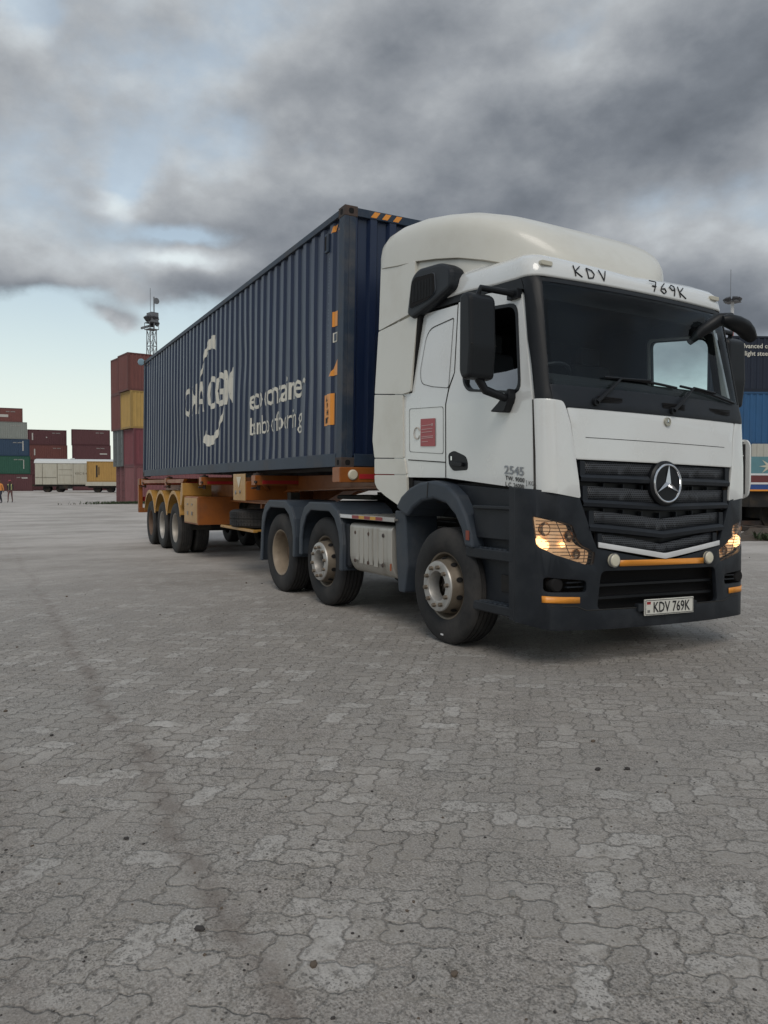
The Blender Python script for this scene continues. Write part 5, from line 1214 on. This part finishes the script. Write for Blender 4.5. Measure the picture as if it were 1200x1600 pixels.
P = FW2.location + Vector((cos(FW2.rotation_euler.z), sin(FW2.rotation_euler.z), 0))*.15; P.z = fz
yc_ = box_container(P, FW2.rotation_euler.z, 6.06, 2.6, C_('yellow_orange', (.40, .235, .065)), 'yellow container with dark lettering standing on the flat wagon', None, marks=[(-1, 1.1, 1.3, .6, 2.1, INK), (-1, 1.4, 1.5, .9, 1.9, INK)])
# painted wagon beyond the cab at the right edge
PW = empty('painted_wagon', at(1135, 25.5), stackdir(radians(4)), label='painted rail wagon with pale star on teal, red and blue bands at the right edge', cat='wagon')
bm = nb(); pf = corr_profile(0.05, 9, .22, .025); corr_wall(bm, pf, 2.32, 2.72, lambda a, d, z_: (a, -(1.4-d), z_)); box(bm, (0.05, -1.36, 1.3), (9, 1.4, 2.7)); obj('wagon_body', bm, mat('corrugated_cream', (.42, .41, .36), .6), PW)
def band(z0, z1, m_, nm, y=1.405): return obj(nm, boxes(((0, -y, z0), (9.05, -1.37, z1))), m_, PW)
band(1.80, 2.32, mat('teal_panel', (.10, .22, .25), .5), 'teal_panel'); band(1.74, 1.80, WHT, 'white_band', 1.415); band(1.52, 1.74, mat('dark_red_band', (.13, .03, .03), .5), 'red_band'); band(1.46, 1.52, WHT, 'white_band', 1.415); band(1.30, 1.46, mat('blue_band', (.02, .06, .22), .5), 'blue_band'); band(1.25, 1.30, AMBER, 'orange_band', 1.415)
bm = nb()
for cxx in (.62, 1.75, 2.9, 4.1):
    v0 = bm.verts.new((cxx, -1.42, 1.98)); R_ = []
    for k in range(16): a = 2*pi*k/16; q = .34 if k % 2 == 0 else .12; R_.append(bm.verts.new((cxx+q*cos(a), -1.412, max(1.81, 2.02+q*sin(a)*.85))))
    for k in range(16): bm.faces.new((v0, R_[k], R_[(k+1) % 16]))
obj('star_pattern', bm, mat('star_cream', (.5, .48, .38), .6), PW)
obj('underframe', boxes(((0.1, -1.25, .75), (9, 1.25, 1.24)), ((1.0, -1.2, .35), (3.5, 1.2, .75)), ((5.2, -1.2, .35), (7.5, 1.2, .75))), FRAME, PW)
for x in (1.2, 3.0, 6.0, 7.8): wheelset(PW, x, 1)
# sleepers / rail at the right
o = empty('rail_track', at(1130, 24.0), stackdir(radians(4)), label='dark old rail track bed with timber sleepers under the painted wagon', cat='rail track')
TIM = mat('old_timber', (.07, .055, .045))
for k in range(14):
    obj('sleeper', boxes(((-.6+k*.62, -.4, 0), (-.36+k*.62, 2.9, .16))), TIM, o, bevel=.01)
for y in (.75, 2.25): obj('rail', boxes(((-2, y-.035, .16), (9, y+.035, .30))), RUST, o)

# ================================================================== LIGHT TOWERS
def tower(loc, H, wid, label, lattice=True):
    r = empty('floodlight_tower', loc, .3, label=label, cat='tower', group='floodlight towers')
    M1 = mat('tower_grey', (.15, .155, .165), .6, .3); bm = nb()
    if lattice:
        n = int(H/2.2); w2 = lambda z_: wid*(1.0+.5*(1-z_/H))/2
        for i in range(4):
            sx_, sy_ = ((1, 1), (1, -1), (-1, -1), (-1, 1))[i]; tube(bm, [(sx_*w2(0), sy_*w2(0), 0), (sx_*w2(H), sy_*w2(H), H)], .07, 5)
        for k in range(n):
            za, zb2 = H*k/n, H*(k+1)/n
            for i in range(4):
                a = ((1, 1), (1, -1), (-1, -1), (-1, 1)); p, q = a[i], a[(i+1) % 4]
                tube(bm, [(p[0]*w2(za), p[1]*w2(za), za), (q[0]*w2(zb2), q[1]*w2(zb2), zb2)], .035, 4); tube(bm, [(q[0]*w2(za), q[1]*w2(za), za), (p[0]*w2(zb2), p[1]*w2(zb2), zb2)], .035, 4)
                tube(bm, [(p[0]*w2(za), p[1]*w2(za), za), (q[0]*w2(za), q[1]*w2(za), za)], .04, 4)
        obj('lattice_mast', bm, M1, r)
    else:
        M2 = [mat('mast_red', (.28, .06, .04), .6), mat('mast_white', (.5, .5, .5), .6)]; n = 10
        for k in range(n): tube(bm, [(0, 0, H*k/n), (0, 0, H*(k+1)/n)], .30 if k < 5 else .24, 10, mi=k % 2)
        obj('mast', bm, M2, r)
    w3 = wid*.75
    bm = nb(); box(bm, (-w3, -w3, H), (w3, w3, H+.10)); 
    if lattice:
        for a, b in (((-w3, -w3), (w3, -w3)), ((w3, -w3), (w3, w3)), ((w3, w3), (-w3, w3)), ((-w3, w3), (-w3, -w3))):
            tube(bm, [(*a, H+1.0), (*b, H+1.0)], .05, 4); tube(bm, [(*a, H), (*a, H+1.0)], .05, 4)
    obj('platform', bm, M1, r)
    random.seed(5)
    for k in range(8 if lattice else 6):
        a = 2*pi*k/(8 if lattice else 6) + .2; R_ = w3*(1.05 if lattice else 1.0)
        M = Matrix.Translation((R_*cos(a), R_*sin(a), H+(random.choice((.5, .9, 1.6)) if lattice else .35))) @ Matrix.Rotation(a, 4, 'Z') @ Matrix.Rotation(.6, 4, 'Y')
        bm = nb(); box(bm, (-.25, -.38, -.30), (.25, .38, .30), M); obj('floodlight', bm, mat('lamp_housing', (.05, .05, .055), .5), r, bevel=.04)
    bm = nb(); tube(bm, [(-.3, 0, H), (-.3, 0, H+6 if lattice else H+5)], .04, 4); 
    if lattice:
        tube(bm, [(w3, 0, H), (w3, 0, H+4.6)], .09, 5); disc(bm, [(.4, -.1), (.45, .1)], (w3+.6, 0, H+3.9), 'X', 12); box(bm, (-w3-2.2, -.1, H+.5), (-w3, .1, H+.8)); box(bm, (-.5, -.5, H+1), (.9, .6, H+2.4))
    obj('antenna', bm, M1, r); return r
p = at(239, 112); p.z = gz(p.x, p.y); tower(p, 23.2, .95, 'grey lattice tower with floodlights and antennas behind the tall container stack')
p = at(1139, 118); p.z = gz(p.x, p.y); tower(p, 28.7, 1.3, 'slim red and white mast with a ring of floodlights at the right, above the mirror', False)

# ================================================================== PEOPLE
SKIN = mat('skin', (.10, .055, .035), .6)
def person(loc, rz, label, top, trousers, cap=None, vest=None, phase=1):
    r = empty('person', loc, rz, label=label, cat='person', group='workers walking in the yard')
    J = {'pel': (0, 0, .95), 'ch': (0, 0, 1.25), 'nk': (0, 0, 1.47), 'hd': (0, .02, 1.60), 'tp': (0, .02, 1.72)}
    V, E, R = [], [], []
    def v(p, rad): V.append(p); R.append(rad); return len(V)-1
    def e(a, b): E.append((a, b))
    pel = v((0, 0, .95), .15); wa = v((0, 0, 1.10), .13); ch = v((0, 0, 1.32), .16); nk = v((0, .01, 1.48), .06); hd = v((0, .03, 1.58), .085); tp = v((0, .03, 1.68), .08)
    for a, b in ((pel, wa), (wa, ch), (ch, nk), (nk, hd), (hd, tp)): e(a, b)
    for s in (-1, 1):
        st_ = s*phase*.16
        hp = v((s*.10, 0, .88), .10); kn = v((s*.10, st_*.6+.03, .50), .065); an = v((s*.10, st_, .09), .045); to = v((s*.10, st_+.14, .03), .035)
        e(pel, hp); e(hp, kn); e(kn, an); e(an, to)
        sh = v((s*.19, 0, 1.42), .065); el = v((s*.25, -st_*.4, 1.14), .048); wr = v((s*.26, -st_*.9+.06, .90), .032); ha = v((s*.26, -st_*.9+.08, .80), .035)
        e(ch, sh); e(sh, el); e(el, wr); e(wr, ha)
    me = bpy.data.meshes.new('body'); me.from_pydata(V, E, []); o = bpy.data.objects.new('body', me); COL.objects.link(o); o.parent = r
    md = o.modifiers.new('skin', 'SKIN'); 
    for i, q in enumerate(me.skin_vertices[0].data): q.radius = (R[i], R[i]*.8); q.use_root = (i == 0)
    o.modifiers.new('sub', 'SUBSURF').levels = 2; o.modifiers['sub'].render_levels = 2
    # clothing colours by height along the one continuous body
    m = bpy.data.materials.new('body_'+label[:6]); m.use_nodes = True; nt = m.node_tree; b = nt.nodes['Principled BSDF']; b.inputs['Roughness'].default_value = .8
    tc = N(nt, 'ShaderNodeTexCoord'); s_ = N(nt, 'ShaderNodeSeparateXYZ'); nt.links.new(tc.outputs['Object'], s_.inputs[0])
    zc = s_.outputs[2]; c = MIXC(nt, MA(nt, 'GREATER_THAN', zc, .95), trousers, top); c = MIXC(nt, MA(nt, 'GREATER_THAN', zc, 1.50), c, (.10, .055, .035)); c = MIXC(nt, MA(nt, 'GREATER_THAN', zc, .10), (.03, .03, .03), c)
    if vest:
        ax2 = MA(nt, 'ABSOLUTE', s_.outputs[0]); st2 = MA(nt, 'MULTIPLY', MA(nt, 'COMPARE', ax2, .13, .035), MA(nt, 'MULTIPLY', MA(nt, 'GREATER_THAN', zc, 1.0), MA(nt, 'LESS_THAN', zc, 1.45))); c = MIXC(nt, st2, c, vest)
    nt.links.new(c, b.inputs['Base Color']); me.materials.append(m)
    if cap:
        bm = nb(); disc(bm, [(.115, 0), (.11, .05), (.07, .10), (.02, .115)], (0, .03, 1.655), 'Z', 16); box(bm, (-.07, .1, 1.655), (.07, .22, 1.67)); obj('cap', fix(bm), mat('cap_'+label[:4], cap, .7), r, bevel=.01, smooth=True)
    return r
person(at(16, 60.5), YAW-pi/2+pi, 'person in a dark top with yellow reflective stripes and red cap, brownish trousers', (.022, .022, .024), (.13, .065, .06), (.26, .05, .07), (.50, .50, .22))
person(at(1.0, 58.0), YAW-pi/2+2.6, 'person in an orange shirt and dark trousers at the left edge', (.60, .24, .06), (.03, .035, .05), None, None, -1)

# ================================================================== WEEDS AND STONES
GRASS = mat('weed_green', (.045, .065, .030), .8, 0, .4, 4)
def weeds(name, label, cx_, n, sx_, sy_, hmin, hmax, seed, rz):
    random.seed(seed); bm = nb()
    for _ in range(n):
        x, y = random.gauss(0, sx_), random.gauss(0, sy_); h = random.uniform(hmin, hmax)
        for q in range(3):
            a = random.uniform(0, 2*pi); d = Vector((cos(a), sin(a), 0)); w_ = d.cross(Vector((0, 0, 1)))*.012*random.uniform(.7, 2.0); b0 = Vector((x, y, -.01))
            p1 = b0+d*h*.25+Vector((0, 0, h*.6)); p2 = b0+d*h*.7+Vector((0, 0, h*random.uniform(.7, 1)))
            A = [bm.verts.new(p) for p in (b0-w_, b0+w_, p1+w_, p1-w_)]; bm.faces.new(A); bm.faces.new((A[3], A[2], bm.verts.new(p2)))
    o = obj(name, bm, GRASS); o.location = cx_; o.rotation_euler = (0, 0, rz); tag(o, label, 'weeds', kind='stuff')
weeds('weeds', 'low green weeds along the foot of the tall container stack', at(212, 57.5), 700, 1.8, .4, .06, .28, 1, RZ)
weeds('weeds', 'green weeds growing by the track at the right edge', at(1212, 19.8), 80, .12, .25, .08, .30, 2, RZ)
weeds('weeds', 'sparse weeds along the rails before the wagons', at(120, 97), 1600, 9, .4, .06, .25, 4, RZ)
random.seed(21); bm = nb()
for _ in range(900):
    dd = 1.7 + 14*random.random()**1.8; q = random.uniform(-.62, .62)*dd; p = at(600, dd) + r2*q
    s_ = random.uniform(.0022, .006) if random.random() < .965 else random.uniform(.008, .017)
    M = Matrix.Translation((p.x, p.y, s_*.35)) @ Matrix.Rotation(random.uniform(0, 6), 4, 'Z') @ Matrix.Diagonal((s_*random.uniform(.8, 1.5), s_, s_*.7, 1))
    r_ = bmesh.ops.create_icosphere(bm, subdivisions=1, radius=1, matrix=M); mi = random.choice((0, 0, 1, 2))
    for v in r_['verts']:
        v.co += Vector((random.uniform(-1, 1), random.uniform(-1, 1), 0))*s_*.2
    for f in {f for v in r_['verts'] for f in v.link_faces}: f.material_index = mi
o = obj('gravel', bm, [mat('stone_dark', (.045, .04, .038), .8), mat('stone_grey', (.20, .19, .175), .85), mat('stone_brown', (.10, .075, .055), .85)]); tag(o, 'loose grit and small stones scattered on the paving', 'gravel', kind='stuff')
# heap of soil and rubble at the right
random.seed(9); bm = nb(); n = 26; g = []
for i in range(n+1):
    row = []
    for j in range(10):
        x = -1.2+i*.28; y = -.9+j*.2; h = .28*math.exp(-((j-5)/2.6)**2)*(0.5+0.5*sin(i*1.3)*.6+random.uniform(0, .5)) - .01
        row.append(bm.verts.new((x+random.uniform(-.05, .05), y+random.uniform(-.05, .05), h)))
    g.append(row)
for i in range(n):
    for j in range(9): bm.faces.new((g[i][j], g[i+1][j], g[i+1][j+1], g[i][j+1]))
o = obj('soil_heap', bm, mat('brown_soil', (.075, .06, .048), .95, 0, .35, 6, .6, 25)); o.location = at(1168, 20.5); o.rotation_euler = (0, 0, stackdir(radians(4))); tag(o, 'low ridge of dark soil and rubble at the right edge before the track', 'soil heap')
